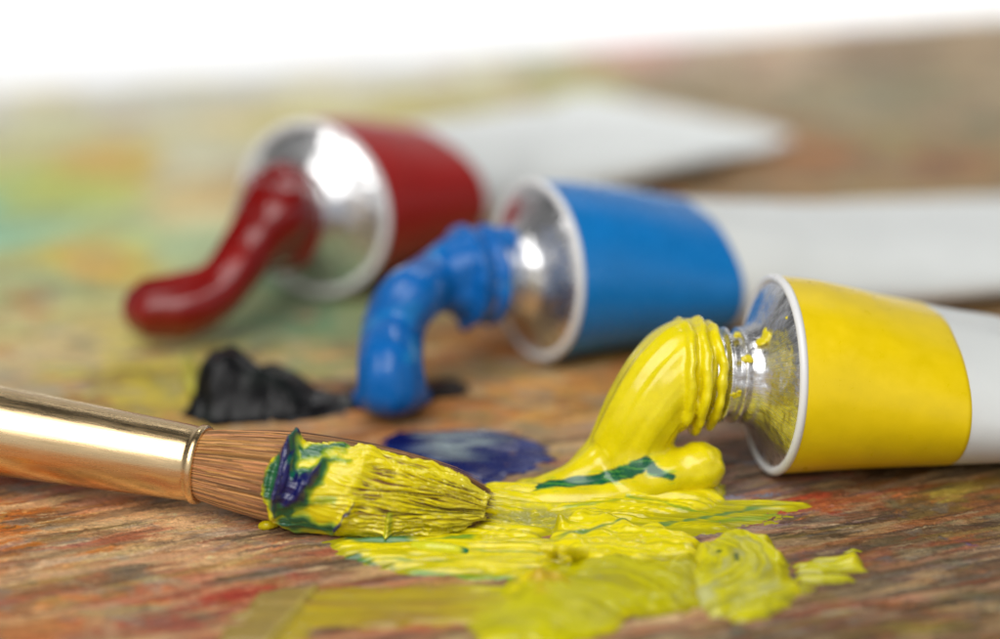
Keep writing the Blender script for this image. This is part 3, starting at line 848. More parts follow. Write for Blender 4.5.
def smear(X, Y):
    wx = X + 0.05 * noise(X * 3, Y * 3, 101); wy = Y + 0.04 * noise(X * 3 + 5, Y * 3, 102)
    # bristle tracks: fine ridges along the stroke, slightly fanned out
    fan = Y + 0.10 * (X - G(560, 520)[0]) + 0.06 * noise(X * 0.8, Y * 0.8, 103)
    st = noise(X * 0.7, fan * 9, 104) + 0.7 * noise(X * 1.2, fan * 21, 105) + 0.4 * noise(X * 2.5, fan * 44, 106)
    fan2 = Y - 0.06 * (X - G(450, 560)[0]) + 0.05 * noise(X * 0.8, Y * 0.8, 113)
    st2 = noise(X * 0.7, fan2 * 9, 114) + 0.7 * noise(X * 1.2, fan2 * 20, 115) + 0.4 * noise(X * 2.5, fan2 * 42, 116)
    a1 = sdf(A1, wx, wy) + 0.05 * st; a2 = sdf(A2, wx, wy) + 0.10 * noise(X * 0.7, fan * 6, 124) + 0.04 * st; b1 = sdf(B1, wx, wy) + 0.07 * st2; c1 = sdf(C1, wx + 0.10 * noise(X * 5, Y * 5, 160), wy + 0.10 * noise(X * 4, Y * 4, 161)) + 0.05 * st
    pr = lambda s, w: np.where(s > 0, 1 - np.exp(-np.clip(s, 0, 9) / w), s / w * 0.6)
    hA1 = 0.085 * pr(a1, 0.10) + 0.034 * st * smooth(0, .1, a1)
    d0, t0 = pline(ridge0, wx, wy)
    hA1 = hA1 + 0.10 * np.exp(-(d0 / 0.22) ** 2) * smooth(0.0, 0.15, a1)
    # the scraped part in front of the brush tip is thin
    thin = smooth(0.9, 0.2, np.hypot((X - G(535, 520)[0]) / 0.75, (Y - G(535, 520)[1]) / 0.45))
    hA1 = hA1 * (1 - 0.8 * thin) + 0.012 * thin * (noise(X * 12, Y * 12, 120) + noise(X * 25, Y * 25, 121)) * smooth(0, .1, a1)
    hA2 = 0.032 * pr(a2, 0.10) + 0.02 * st * smooth(0, .1, a2)
    hB = 0.055 * pr(b1, 0.10) + 0.034 * st2 * smooth(0, .1, b1)
    dr_, tr_ = pline(ridge, wx, wy)
    hC = 0.11 * pr(c1, 0.12) + 0.15 * np.exp(-(dr_ / 0.12) ** 2) * (1 - 0.6 * tr_) * smooth(0, .08, c1) + 0.04 * noise(X * 5, Y * 7, 107) * smooth(0, .1, c1)
    h = np.maximum(np.maximum(hA1, hA2), np.maximum(hB, hC))
    c = np.tile(Y_BRIGHT, X.shape + (1,))
    which2 = smooth(-0.01, 0.02, hA2 - np.maximum(np.maximum(hA1, hB), hC))
    c = mix(c, Y_LIME, 0.8 * which2)
    c = mix(c, Y_BRIGHT * np.array([0.86, 0.88, 1]), 0.8 * smooth(0.0, 0.5, st))
    fine = noise(X * 0.8, fan * 30, 150) + 0.7 * noise(X * 1.5, fan * 60, 151)
    c = mix(c, np.array([0.44, 0.40, 0.008]), 0.75 * smooth(0.1, 0.6, fine))
    c = mix(c, np.array([0.85, 0.76, 0.03]), 0.5 * smooth(0.2, 0.7, -fine))
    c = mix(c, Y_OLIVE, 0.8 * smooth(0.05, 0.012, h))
    c = mix(c, np.array([0.33, 0.32, 0.09]), 0.75 * thin * smooth(-0.3, 0.3, noise(X * 9, Y * 9, 122)))
    # green veins dragged along the strokes
    for k, (u0, v0, u1, v1, w, gc, am) in enumerate([(508, 492, 585, 485, 0.07, GREEN, .95), (545, 545, 800, 503, 0.05, GREEN * 1.6, .7), (340, 541, 420, 543, 0.10, GREEN * 1.5, .9), (420, 543, 480, 541, 0.05, MIDGREEN, .8),
                 (340, 556, 400, 571, 0.05, GREEN, .9), (400, 572, 540, 582, 0.06, MIDGREEN, .8), (350, 560, 470, 566, 0.03, MIDGREEN, .6), (620, 505, 720, 516, 0.035, MIDGREEN, .7), (560, 512, 640, 508, 0.03, MIDGREEN, .6), (700, 525, 800, 512, 0.06, MIDGREEN, .5), (430, 552, 560, 556, 0.03, MIDGREEN, .5)]):
        dd, tt = pline(gp([(u0, v0), ((u0 + u1) / 2, (v0 + v1) / 2 + 1), (u1, v1)]), wx, wy)
        c = mix(c, gc, am * smooth(1.0, 0.3, dd / w + 0.7 * noise(X * 2, fan * 16, 130 + k)) * smooth(0, 0.12, tt) * smooth(1, 0.8, tt))
    c = mix(c, np.array([0.75, 0.68, 0.30]), 0.4 * smooth(0.3, 0.8, noise(X * 2, Y * 9, 140)) * smooth(0.1, 0.0, np.abs(c1)))
    return h, c, None
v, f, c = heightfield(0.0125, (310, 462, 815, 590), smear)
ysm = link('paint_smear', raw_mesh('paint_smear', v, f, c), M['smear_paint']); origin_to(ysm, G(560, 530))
tag(ysm, 'streaky bright yellow smear with green veins spread under the brush tip', 'paint')

# small curl standing up from the smear
cu = G(556, 552)
pts = [G(551, 556, 0.02), G(553, 553, 0.12), G(556, 549, 0.24), G(562, 549, 0.30), G(570, 551, 0.24), G(577, 554, 0.12), G(583, 556, 0.06)]
v, f = sweep(pts, [0.075, 0.05, 0.04, 0.045, 0.05, 0.06, 0.08], 14)
me = fuse([(v, f), ellipsoid(G(545, 549, 0.24), (0.09, 0.04, 0.05)), ellipsoid(G(551, 549, 0.24), (0.07, 0.05, 0.04))], 0.016, 4)
v, n = finish_blob(me, 0.01, 7, 77); set_col(me, np.tile(Y_BRIGHT * np.array([0.92, 0.92, 1]), (len(v), 1)))
cl = link('paint_curl', me, M['yellow_paint'], ysm); cl.matrix_parent_inverse = Matrix.Translation(-ysm.location)

# ---- foreground slab, knife dab, streaks, olive glaze
SL = gp([(468, 648), (476, 618), (500, 598), (520, 580), (548, 566), (600, 556), (655, 561), (696, 552), (704, 575), (700, 606), (660, 614), (625, 622), (600, 634), (560, 650)])
def slab(X, Y):
    wx = X + 0.13 * noise(X * 2.0, Y * 2.0, 201) + 0.04 * noise(X * 7, Y * 7, 211); wy = Y + 0.13 * noise(X * 2.0 + 5, Y * 2.0, 202) + 0.04 * noise(X * 7, Y * 7, 212)
    s = sdf(SL, wx, wy)
    an = np.arctan2(wy - G(520, 660)[1], wx - G(520, 660)[0]); rr = np.hypot(wy - G(520, 660)[1], wx - G(520, 660)[0])
    st = noise(rr * 11, an * 1.5, 203) + 0.6 * noise(rr * 26, an * 2.5, 204)
    h = np.where(s > 0, 0.14 * (1 - np.exp(-np.clip(s, 0, 9) / 0.22)), s * 0.6) + 0.016 * st * smooth(0, .15, s) + 0.06 * noise(X * 1.3, Y * 1.3, 205) * smooth(0, .3, s)
    # knotted left end
    k = np.exp(-(((X - G(535, 590)[0]) / 0.32) ** 2 + ((Y - G(535, 590)[1]) / 0.35) ** 2))
    h = h + k * (0.10 + 0.08 * noise(X * 6, Y * 6, 206)) * smooth(0, .1, s)
    c = np.tile(np.array([0.56, 0.52, 0.002]), X.shape + (1,))
    c = mix(c, np.array([0.47, 0.43, 0.002]), smooth(-0.2, 0.6, noise(X * 1.2, Y * 1.8, 207)))
    c = mix(c, np.array([0.34, 0.30, 0.004]), 0.7 * smooth(0.0, 0.7, st) )
    c = mix(c, np.array([0.76, 0.62, 0.012]), 0.8 * smooth(0.2, 0.75, k) * smooth(-.2, .4, noise(X * 5, Y * 5, 208)))
    c = mix(c, np.array([0.62, 0.32, 0.02]), 0.55 * smooth(0.1, 0.4, k) * smooth(0.0, .5, noise(X * 3, Y * 4, 209)))
    c = mix(c, Y_BRIGHT * 0.9, 0.4 * smooth(0.12, 0.02, np.abs(s - 0.05)) * smooth(-0.2, 0.3, noise(X * 2, Y * 2, 210)))
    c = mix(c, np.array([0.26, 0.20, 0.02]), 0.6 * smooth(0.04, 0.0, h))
    return h, c, None
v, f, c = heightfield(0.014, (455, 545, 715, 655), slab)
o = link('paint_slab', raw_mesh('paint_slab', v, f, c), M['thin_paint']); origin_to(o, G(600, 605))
tag(o, 'broad flat slab of olive yellow paint in the front, beside the round dab', 'paint')

DB = gp([(690, 572), (698, 556), (716, 544), (742, 540), (766, 545), (786, 563), (800, 588), (792, 606), (770, 618), (742, 622), (708, 617), (694, 596)])
def dab(X, Y):
    wx = X + 0.05 * noise(X * 2.6, Y * 2.6, 301) + 0.03 * noise(X * 9, Y * 9, 311); wy = Y + 0.05 * noise(X * 2.6 + 5, Y * 2.6, 302) + 0.03 * noise(X * 9, Y * 9, 312)
    s = sdf(DB, wx, wy)
    cx, cy = G(690, 570)[:2]
    rr = np.hypot((wx - cx), (wy - cy) * 1.0); an = np.arctan2(wy - cy, wx - cx)
    st = noise(rr * 12, an * 1.2, 303) + 0.6 * noise(rr * 28, an * 2, 304)
    h = np.where(s > 0, 0.13 * (1 - np.exp(-np.clip(s, 0, 9) / 0.15)), s * 0.7)
    back = smooth(G(740, 575)[1], G(740, 545)[1], Y)
    h = h + 0.09 * np.exp(-((s - 0.07) / 0.06) ** 2) * (0.1 + 0.9 * back + 0.6 * noise(X * 3, Y * 3, 305)) + 0.011 * st * smooth(0, .1, s) + 0.05 * back * smooth(0, .15, s)
    c = np.tile(np.array([0.58, 0.54, 0.008]), X.shape + (1,))
    c = mix(c, np.array([0.34, 0.32, 0.02]), 0.8 * smooth(-0.2, 0.6, st))
    c = mix(c, np.array([0.68, 0.60, 0.012]), 0.7 * np.exp(-((s - 0.06) / 0.06) ** 2) * smooth(-0.3, 0.4, noise(X * 3, Y * 3, 308) + back - 0.3))
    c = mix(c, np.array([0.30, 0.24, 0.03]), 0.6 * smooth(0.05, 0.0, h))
    c = mix(c, np.array([0.40, 0.40, 0.16]), 0.6 * smooth(0.1, 0.6, noise(rr * 9, an * 2.2, 309)) * smooth(0.1, 0.25, s))
    g = smooth(0.30, 0.05, np.hypot((X - G(702, 598)[0]) * 1.8 + 0.3 * (Y - G(702, 598)[1]), (Y - G(702, 598)[1]) * 0.6) + 0.10 * noise(X * 6, Y * 6, 307))
    c = mix(c, np.array([0.55, 0.57, 0.34]), 0.6 * g)
    for (u, w_) in ((719, 561), (736, 567), (737, 570)):
        c = mix(c, GREEN * 0.5, 0.9 * smooth(0.045, 0.02, np.hypot(X - G(u, w_)[0], (Y - G(u, w_)[1]))))
    return h, c, None
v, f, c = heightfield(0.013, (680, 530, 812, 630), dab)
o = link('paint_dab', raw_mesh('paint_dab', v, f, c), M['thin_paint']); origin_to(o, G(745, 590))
tag(o, 'round pale yellow knife dab with a raised rim, right of the olive slab', 'paint')

FS = gp([(798, 566), (830, 558), (858, 556), (867, 563), (862, 573), (838, 576), (850, 582), (826, 590), (796, 590)])
def streaks(X, Y):
    wx = X + 0.04 * noise(X * 4, Y * 4, 401); wy = Y + 0.03 * noise(X * 4, Y * 4, 402)
    st = noise(X * 1.1, Y * 8, 403) + 0.5 * noise(X * 2, Y * 19, 404)
    s = sdf(FS, wx + 0.12 * noise(X * 2.5, Y * 8, 406), wy) - 0.08 + 0.24 * st
    k = np.exp(-(((X - G(856, 565)[0]) / 0.13) ** 2 + ((Y - G(856, 565)[1]) / 0.16) ** 2))
    h = np.where(s > 0, 0.05 * (1 - np.exp(-np.clip(s, 0, 9) / 0.07)), s * 0.5) + 0.03 * st * smooth(0, .08, s) + 0.10 * k
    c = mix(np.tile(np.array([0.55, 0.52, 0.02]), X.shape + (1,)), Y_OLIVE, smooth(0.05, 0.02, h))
    c = mix(c, Y_BRIGHT * 0.9, 0.6 * k)
    return h, c, None
v, f, c = heightfield(0.014, (785, 546, 880, 600), streaks)
o = link('paint_streak', raw_mesh('paint_streak', v, f, c), M['thin_paint']); origin_to(o, G(830, 573))
tag(o, 'short dry yellow green streaks trailing right of the round dab', 'paint')

GB = gp([(262, 600), (290, 590), (420, 586), (525, 588), (540, 610), (520, 628), (420, 623), (312, 626), (290, 650), (215, 650)])
def glaze(X, Y):
    wx = X + 0.14 * noise(X * 2, Y * 3, 501); wy = Y + 0.12 * noise(X * 2 + 5, Y * 3, 502)
    st = noise(X * 0.6, Y * 7, 503) + 0.5 * noise(X * 1.2, Y * 17, 504)
    s = sdf(GB, wx, wy) + 0.13 * st + 0.06 * noise(X * 4, Y * 4, 505)
    fl = smooth(G(318, 600)[0], G(300, 600)[0], X - 0.35 * (Y - G(300, 600)[1]))
    h = np.where(s > 0, 0.045 * (1 - np.exp(-np.clip(s, 0, 9) / 0.12)), s * 0.3) + 0.05 * np.exp(-((fl - 0.4) / 0.25) ** 2) * smooth(0, .1, s) + 0.024 * st * smooth(0, .1, s) + 0.05 * fl * smooth(0, 0.08, s)
    c = np.tile(np.array([0.42, 0.31, 0.015]), X.shape + (1,))
    c = mix(c, np.array([0.33, 0.20, 0.03]), smooth(0.0, 0.6, st))
    c = mix(c, np.array([0.30, 0.21, 0.06]), 0.85 * fl)
    c = mix(c, np.array([0.46, 0.37, 0.10]), 0.7 * np.exp(-((fl - 0.45) / 0.25) ** 2))
    c = mix(c, np.array([0.52, 0.47, 0.015]), smooth(G(440, 610)[0], G(520, 610)[0], X + 0.3 * st))
    return h, c, None
v, f, c = heightfield(0.016, (195, 575, 550, 655), glaze)
o = link('paint_glaze', raw_mesh('paint_glaze', v, f, c), M['thin_paint']); origin_to(o, G(400, 606))
tag(o, 'thin translucent olive stroke of paint running left from the front slab', 'paint')

# ------------------------------------------------------------------ the brush
b0 = G(203, 465, 0.56); bt = G(487, 508, 0.22); bl_ = G(0, 431, 0.66)
axd = b0 - bl_; axd /= np.linalg.norm(axd)
side_ = np.cross(axd, [0, 0, 1.0]); side_ /= np.linalg.norm(side_)      # points towards the camera
upb = np.cross(side_, axd)
mwb = Matrix(((axd[0], side_[0], upb[0], b0[0]), (axd[1], side_[1], upb[1], b0[1]), (axd[2], side_[2], upb[2], b0[2]), (0, 0, 0, 1)))
B = np.stack([axd, side_, upb], 1)
root = bpy.data.objects.new('paint_brush', None); root.empty_display_size = 0.5; COL.objects.link(root); root.matrix_world = mwb
tag(root, 'artist brush with a shiny gold ferrule and yellow paint on its brown bristles', 'brush')
rf = 0.405
pr = [(0.0, rf - 0.03), (0.012, rf - 0.01), (0.01, rf + 0.015), (-0.02, rf + 0.032), (-0.06, rf + 0.03), (-0.085, rf + 0.008), (-0.12, rf + 0.004)]
pr += [(-x, rf + 0.004 + 0.034 * x) for x in np.linspace(0.2, 3.6, 20)]
vv, ff = lathe([(-0.2, rf - 0.05)] + pr, 128)
fe = link('ferrule', raw_mesh('ferrule', vv, ff), M['gold'], root)
pr = [(-3.5, 0.50), (-3.6, 0.515), (-4.2, 0.56), (-5.5, 0.6), (-7.5, 0.55), (-9.0, 0.45), (-9.1, 0.01)]
vv, ff = lathe(pr, 64)
link('handle', raw_mesh('handle', vv, ff), M['wood'], root)

tip = B.T @ (bt - b0)                    # the tip in brush coordinates
LB = tip[0]
def centre(s):                           # sag of the tuft's axis towards the tip
    return np.stack([s * LB, tip[1] * s ** 1.6, tip[2] * s ** 1.6], -1)
def tuft_r(s):                           # half height and half width of the tuft
    hh = np.interp(s, [0, .1, .3, .48, .62, .76, .87, .95, 1.0], [.375, .43, .50, .50, .48, .42, .34, .265, .20])
    ww = np.interp(s, [0, .15, .35, .55, .75, .9, 1.0], [.37, .43, .50, .49, .43, .34, .24])
    return hh, ww
HB = G(330, 530)[2]
nh = 4200; K = 12
sv = np.linspace(0, 1, K)
verts = []; hc = []
for i in range(nh):
    rr = math.sqrt(random.random()) if i > 2600 else random.uniform(0.93, 1.0)
    a = random.uniform(0, 2 * math.pi)
    ln = random.uniform(0.80, 1.02) if rr < 0.9 else random.uniform(0.78, 1.0)
    if random.random() < 0.03: ln = random.uniform(0.4, 0.7)
    s = sv * ln
    hh, ww = tuft_r(s)
    da = random.gauss(0, 0.09); fl = random.gauss(0, 0.02)
    aa = a + da * s
    r_ = rr * (1 + fl * s * 2 + (0.22 * s ** 3 * random.random() if random.random() < 0.07 else 0))
    wob = 0.012 * np.sin(s * random.uniform(5, 11) + random.uniform(0, 6))
    p = centre(s) + np.stack([0 * s, ww * r_ * np.cos(aa) + wob, hh * r_ * np.sin(aa) + wob], -1)
    rad_ = random.uniform(0.0055, 0.0085) * np.interp(sv, [0, .7, 1], [1, 0.9, 0.25])
    for k3 in range(3):
        an = k3 * 2.0944
        verts.append(p + np.stack([0 * s, rad_ * math.cos(an), rad_ * math.sin(an)], -1))
    cc = np.array([0.60, 0.285, 0.095]) * random.choice([0.45, 0.75, 1.0, 1.15, 1.35]) * np.array([1, random.uniform(.9, 1.12), random.uniform(.8, 1.3)])
    hc.append(np.repeat((cc[None, :] * np.interp(s, [0.25, 0.5], [1.0, 0.42])[:, None]), 3, 0))
V = np.concatenate(verts).reshape(nh, 3, K, 3).transpose(0, 2, 1, 3).reshape(-1, 3)
base = np.arange(nh)[:, None, None] * (3 * K) + np.arange(K - 1)[None, :, None] * 3
j = np.arange(3)[None, None, :]; j2 = (j + 1) % 3
fc = np.stack([base + j, base + j2, base + 3 + j2, base + 3 + j], -1).reshape(-1, 4)
# hairs that would dip below the board are pressed against it
Wd = V @ B.T + b0
lowm = Wd[:, 2] < 0.03
Wd[lowm, 2] = 0.03 + 0.3 * np.maximum(Wd[lowm, 2] - 0.03, -0.1) * 0.2
V = (Wd - b0) @ B
link('bristles', raw_mesh('bristles', V, fc, np.concatenate(hc)), M['hair'], root)

# paint load: a skin over the right two thirds of the tuft, shaped by the bristles under it
ns_, na_ = 620, 420
s = np.linspace(0.14, 1.015, ns_)[:, None] + np.zeros((1, na_))
a = np.linspace(math.radians(-115), math.radians(88), na_)[None, :] + np.zeros((ns_, 1))   # 0 faces the side, + is up
hh, ww = tuft_r(np.clip(s, 0, 1))
P0 = centre(s) + np.stack([0 * s, ww * np.cos(a), hh * np.sin(a)], -1)
W0 = P0 @ B.T + b0
pu, pv = proj(W0.reshape(-1, 3)); pu = pu.reshape(s.shape); pv = pv.reshape(s.shape)
jx = pu + 3 * noise(pu * 0.05, pv * 0.05, 601); jy = pv + 3 * noise(pu * 0.05 + 7, pv * 0.05, 602)
cover = [(263, 483), (266, 472), (280, 455), (296, 444), (330, 447), (365, 449), (400, 456), (440, 462), (468, 478), (489, 498), (492, 512), (470, 524), (440, 536), (400, 545), (340, 545), (300, 530), (275, 518), (266, 500)]
thick = [(263, 483), (266, 472), (280, 455), (297, 441), (330, 447), (378, 448), (372, 462), (366, 474), (358, 490), (352, 497), (357, 515), (390, 530), (400, 548), (340, 548), (300, 530), (275, 518), (266, 500)]
sc_ = sdf(cover, jx, jy); stk = sdf(thick, jx, jy)
aw = a + 0.10 * noise(s * 5, a * 3, 609)
st = noise(s * 5, aw * 15, 640) + 0.8 * noise(s * 9, aw * 36, 641) + 0.5 * noise(s * 24, aw * 80, 612)
tk = smooth(-7, 12, stk)
h = np.where(sc_ > 0, 0.02, 0.02 + sc_ * 0.02)
h = h + (1 - tk) * (0.010 + (0.036 + 0.036 * smooth(0.55, 0.95, s)) * st + 0.022 * noise(s * 22, a * 9, 614) - 0.06 * smooth(0.86, 1.0, s) * (0.55 + 0.9 * noise(s * 3, aw * 9, 617)))
lf = smooth(300, 345, pu)
h = h + tk * (0.035 + (0.014 * st * smooth(25, 6, stk) + 0.006 * st) * lf + 0.018 * noise(pu * 0.05, pv * 0.09, 615) + 0.006 * st * (1 - lf))
# the fold where the thick paint stops
h = h + 0.025 * np.exp(-((stk - 3) / 5.0) ** 2) * smooth(300, 340, pu) * (0.6 + 0.6 * noise(pu * .06, pv * .06, 613))
h = h + 0.05 * np.exp(-((stk - 4) / 4.0) ** 2) * smooth(320, 280, pu)
c = np.tile(Y_BRIGHT * np.array([0.98, 0.98, 1]), s.shape + (1,))
c = mix(c, np.array([0.58, 0.50, 0.015]), (1 - tk) * smooth(0.3, -0.3, st))
c = mix(c, np.array([0.72, 0.62, 0.05]), 0.6 * smooth(430, 470, pu))
def pxpoly(z): return [(250 + x / 5.327, 430 + y / 5.327) for x, y in z]
w1 = 4 * noise(pu * 0.06, pv * 0.06, 620) + 2.2 * noise(pu * 0.16, pv * 0.10, 626); qx = pu + w1; qy = pv + 3 * noise(pu * 0.07, pv * 0.07, 621)
gp1 = pxpoly([(262, 90), (300, 120), (400, 100), (520, 105), (500, 125), (400, 140), (320, 170), (275, 175)])
gp2 = pxpoly([(262, 50), (190, 110), (80, 250), (90, 330), (130, 400), (200, 440), (250, 480), (430, 510), (480, 470), (380, 480), (300, 440), (240, 420), (340, 350), (430, 190), (540, 170), (400, 165), (320, 215), (270, 210)])
gp3 = pxpoly([(145, 430), (200, 430), (290, 460), (410, 490), (430, 515), (260, 500), (180, 480)])
nvp = pxpoly([(262, 50), (205, 100), (150, 250), (128, 400), (150, 415), (178, 370), (240, 390), (330, 330), (402, 180), (330, 235), (280, 250), (235, 180), (265, 60)])
nv2 = pxpoly([(430, 515), (470, 470), (540, 430), (568, 370), (560, 430), (500, 480)])
swl = noise(pu * 0.03 + 0.04 * pv, pv * 0.16, 622)
g1 = np.maximum(np.maximum(sdf(gp1, qx, qy), sdf(gp2, qx, qy)), sdf(gp3, qx, qy)) + 2.5 * swl
c = mix(c, MIDGREEN * 1.2, 0.75 * smooth(-4, 1, g1))
c = mix(c, GREEN, 0.95 * smooth(-1, 3, g1))
dl, tl = pline(pxpoly([(250, 500), (330, 530), (420, 555), (540, 550), (650, 540)]), qx, qy)
c = mix(c, GREEN * 1.5, 0.7 * smooth(2.2, 0.6, dl))
dl, tl = pline(pxpoly([(330, 385), (400, 370), (460, 375)]), qx, qy)
c = mix(c, MIDGREEN, 0.6 * smooth(5, 1, dl + 2 * swl))
n1 = np.maximum(sdf(nvp, qx, qy), sdf(nv2, qx, qy)) + 1.5 * swl
c = mix(c, NAVY, 0.97 * smooth(-1.0, 1.5, n1))
c = mix(c, GREEN * 1.3, 0.8 * smooth(0.35, 0.6, noise(pu * 0.12, pv * 0.05, 625)) * smooth(0, 2, n1))
# the dark paint is piled up higher, in two lobes
h = h + 0.07 * smooth(-2, 8, n1) + 0.025 * smooth(-3, 3, g1)
dl, tl = pline(pxpoly([(262, 50), (215, 140), (165, 300), (145, 410)]), pu, pv)
h = h + 0.10 * np.exp(-(dl / 5.5) ** 2)
dl, tl = pline(pxpoly([(400, 180), (345, 265), (270, 350), (200, 380)]), pu, pv)
h = h + 0.06 * np.exp(-(dl / 4.0) ** 2)
dl, tl = pline(pxpoly([(560, 380), (540, 430), (470, 490)]), pu, pv)
h = h + 0.05 * np.exp(-(dl / 3.5) ** 2)
dl, tl = pline(pxpoly([(750, 450), (745, 560)]), pu, pv)
h = h + 0.07 * np.exp(-(dl / 3.0) ** 2); c = mix(c, MIDGREEN, 0.5 * np.exp(-((dl - 2) / 1.5) ** 2))
h = np.where(sc_ > 0, h, np.minimum(h, 0.02 + 0.012 * sc_))
nrm = np.stack([0 * s, np.cos(a) / np.maximum(ww, .05), np.sin(a) / np.maximum(hh, .05)], -1); nrm /= np.linalg.norm(nrm, axis=-1)[..., None]
PS = P0 + nrm * h[..., None]
f = grid_faces(ns_, na_); hm = h.ravel()[f].max(1)
v, f, c = compact(PS.reshape(-1, 3), f[hm > -0.03], c.reshape(-1, 3))
Wd = v @ B.T + b0; Wd[:, 2] = np.maximum(Wd[:, 2], 0.02); v = (Wd - b0) @ B
ld = link('paint_load', raw_mesh('paint_load', v, f[:, ::-1], c), M['load_paint'], root)
ld['label'] = 'yellow paint with navy and green swirls'
# the horn of navy paint that sticks up from the load
dh = depth_of(W0.reshape(-1, 3)[np.argmin((pu - 285).ravel() ** 2 + (pv - 470).ravel() ** 2)])
pts = [D(278, 500, dh - 0.10), D(281, 482, dh - 0.16), D(287, 462, dh - 0.12), D(293, 447, dh + 0.0), D(299, 439, dh + 0.06)]
v, f = sweep(pts, [0.035, 0.06, 0.058, 0.038, 0.010], 16)
pts = [D(288, 500, dh - 0.04), D(302, 494, dh - 0.08), D(316, 480, dh - 0.06), D(325, 465, dh + 0.02)]
v2, f2 = sweep(pts, [0.025, 0.045, 0.042, 0.012], 16)
me = fuse([(v, f), (v2, f2)], 0.012, 5); v, n = finish_blob(me, 0.008, 6, 88)
hcol = np.tile(NAVY, (len(v), 1)); hcol = mix(hcol, GREEN, 0.8 * smooth(0.1, 0.5, noise3(v, 3.5, 4)))
set_v(me, (v - b0) @ B); set_col(me, hcol)
sw = link('paint_swirl', me, M['load_paint'], root)
sw['label'] = 'pointed navy paint peak'

# loose hairs and yellow clots at the tip
v, f = sweep([G(470, 512, 0.24), G(482, 509, 0.22), G(490, 510, 0.18), G(497, 514, 0.13)], [0.05, 0.05, 0.035, 0.012], 12)
me = fuse([(v, f)], 0.015, 2); v, n = finish_blob(me, 0.012, 8, 99); set_v(me, (v - b0) @ B); set_col(me, np.tile(Y_BRIGHT * 0.95, (len(v), 1)))
link('paint_clot', me, M['load_paint'], root)

# little dab on the board under the brush
v, f = sweep([G(262, 526, 0.02), G(268, 525, 0.05), G(277, 524, 0.04)], [0.05, 0.055, 0.03], 12)
me = fuse([(v, f)], 0.014, 2); v, n = finish_blob(me, 0.01, 8, 98); set_col(me, np.tile(Y_BRIGHT * 0.85, (len(v), 1)))
o = link('paint_crumb', me, M['yellow_paint']); origin_to(o, G(269, 526))
tag(o, 'tiny yellow crumb of paint on the board under the bristles', 'paint')

# rolled green-tipped thread of yellow paint in front of the brush
v, f = sweep([G(415, 547, 0.05), G(430, 547, 0.08), G(450, 549, 0.08), G(467, 551, 0.06)], [0.07, 0.075, 0.06, 0.035], 14)
me = fuse([(v, f)], 0.014, 3); v, n = finish_blob(me, 0.012, 5, 97)
cc = mix(np.tile(np.array([0.66, 0.66, 0.02]), (len(v), 1)), GREEN * 1.5, smooth(G(458, 550)[0], G(466, 550)[0], v[:, 0])); set_col(me, cc)
o = link('paint_roll', me, M['yellow_paint']); origin_to(o, G(440, 550))
tag(o, 'small lime green roll of paint lying under the brush tip', 'paint')

# yellow flecks on the neck and the shoulder of the yellow tube
for k, (s_, r_, an, q) in enumerate([(-0.27, 0.63, 62, 0.075), (-0.10, 0.93, 64, 0.022), (-0.50, 0.53, 40, 0.06), (-0.55, 0.53, 80, 0.06), (-0.6, 0.53, 0, 0.05)]):
    an = math.radians(an)
    pos = np.array([s_, -r_ * math.cos(an), r_ * math.sin(an)])
    bits = [ellipsoid(tuple(rng.normal(0, q * 0.55, 3)), tuple(q * rng.uniform(0.35, 1.0, 3)), 0, 8) for _ in range(5)]
    me = fuse(bits, 0.010, 2); v, n = finish_blob(me, q * 0.2, 9, 120 + k)
    # flatten against the metal
    rn = np.array([-0.75, -0.66 * math.cos(an), 0.66 * math.sin(an)]) if s_ > -0.35 else np.array([0, -math.cos(an), math.sin(an)])
    v = v - (v @ rn)[:, None] * rn * 0.62 + pos
    set_v(me, v); set_col(me, np.tile(np.array([0.70, 0.58, 0.01]), (len(v), 1)))
    link('paint_fleck', me, M['yellow_paint'], ty)

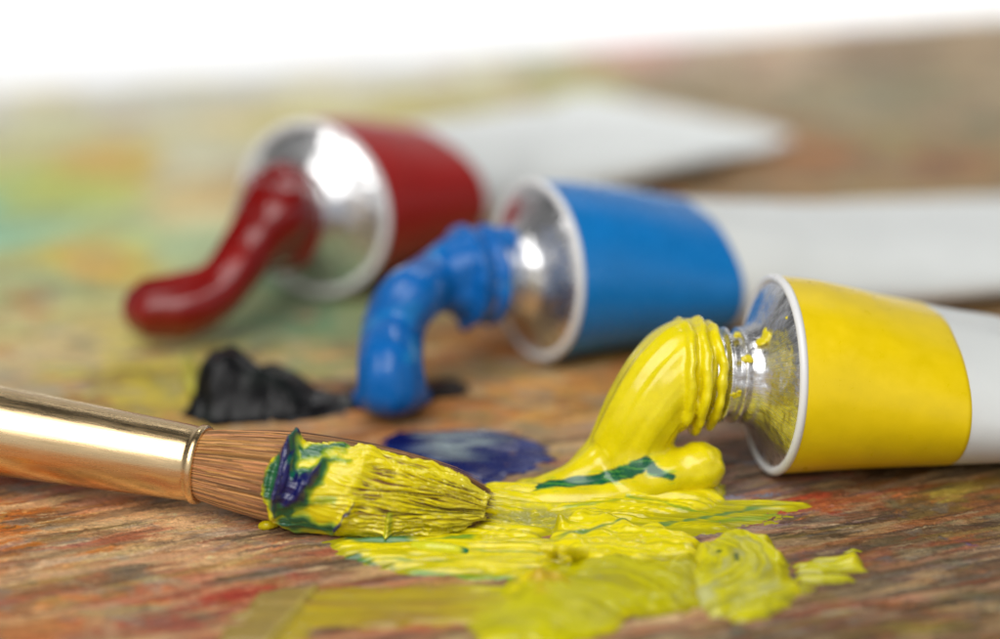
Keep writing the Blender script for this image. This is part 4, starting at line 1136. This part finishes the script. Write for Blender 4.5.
# ------------------------------------------------------------------ light
w = bpy.data.worlds.new('World'); sc.world = w; w.use_nodes = True
wt = w.node_tree; bg = wt.nodes['Background']; bg.inputs[1].default_value = 1.0
tc = wt.nodes.new('ShaderNodeTexCoord'); sep = wt.nodes.new('ShaderNodeSeparateXYZ'); wt.links.new(tc.outputs['Generated'], sep.inputs[0])
def wmap(src, a0, a1, b0, b1):
    m = wt.nodes.new('ShaderNodeMapRange'); m.interpolation_type = 'SMOOTHSTEP'
    for i_, x_ in enumerate((a0, a1, b0, b1)): m.inputs[i_ + 1].default_value = x_
    wt.links.new(src, m.inputs[0]); return m.outputs[0]
front = wmap(sep.outputs[1], 0.3, -0.9, 0.0, 0.44)        # front fill added behind the camera
back = wmap(sep.outputs[1], 0.3, 0.9, 0.0, 0.36)          # pale wall beyond the board
dimtop = wmap(sep.outputs[2], 0.40, 0.80, 1.0, 0.15)      # dark ceiling
ad_ = wt.nodes.new('ShaderNodeMath'); ad_.operation = 'ADD'; wt.links.new(front, ad_.inputs[0]); wt.links.new(back, ad_.inputs[1])
ad2 = wt.nodes.new('ShaderNodeMath'); ad2.operation = 'ADD'; wt.links.new(ad_.outputs[0], ad2.inputs[0]); ad2.inputs[1].default_value = 0.10
mr = wt.nodes.new('ShaderNodeMath'); mr.operation = 'MULTIPLY'; wt.links.new(ad2.outputs[0], mr.inputs[0]); wt.links.new(dimtop, mr.inputs[1])
cmb = wt.nodes.new('ShaderNodeCombineColor')
for i_ in range(3): wt.links.new(mr.outputs[0], cmb.inputs[i_])
wt.links.new(cmb.outputs[0], bg.inputs[0])          # added fill glow on the camera side, a dim room beyond

def area(name, loc, target, sx, sy, energy, colr=(1, 1, 1)):
    d = bpy.data.lights.new(name, 'AREA'); d.shape = 'RECTANGLE'; d.size = sx; d.size_y = sy; d.energy = energy; d.color = colr
    o = bpy.data.objects.new(name, d); COL.objects.link(o); o.location = loc
    o.rotation_euler = (Vector(target) - Vector(loc)).to_track_quat('-Z', 'Y').to_euler()
    return o
T = (0, 44, 0)
area('softbox', (-9, 21, 34), T, 38, 36, 19500, (1.0, 0.985, 0.96))
rl = area('rear_table_fill', (5, 108, 60), (0, 86, 0), 90, 24, 34000, (0.98, 0.99, 1.0))  # unseen lamp added to whiten the table past the board
rl.data.spread = math.radians(50)

sc.view_settings.view_transform = 'Standard'
sc.view_settings.look = 'None'
sc.view_settings.exposure = 0.0
sc.view_settings.gamma = 1.0
sc.render.engine = 'CYCLES'
sc.cycles.max_bounces = 8
sc.cycles.use_denoising = True
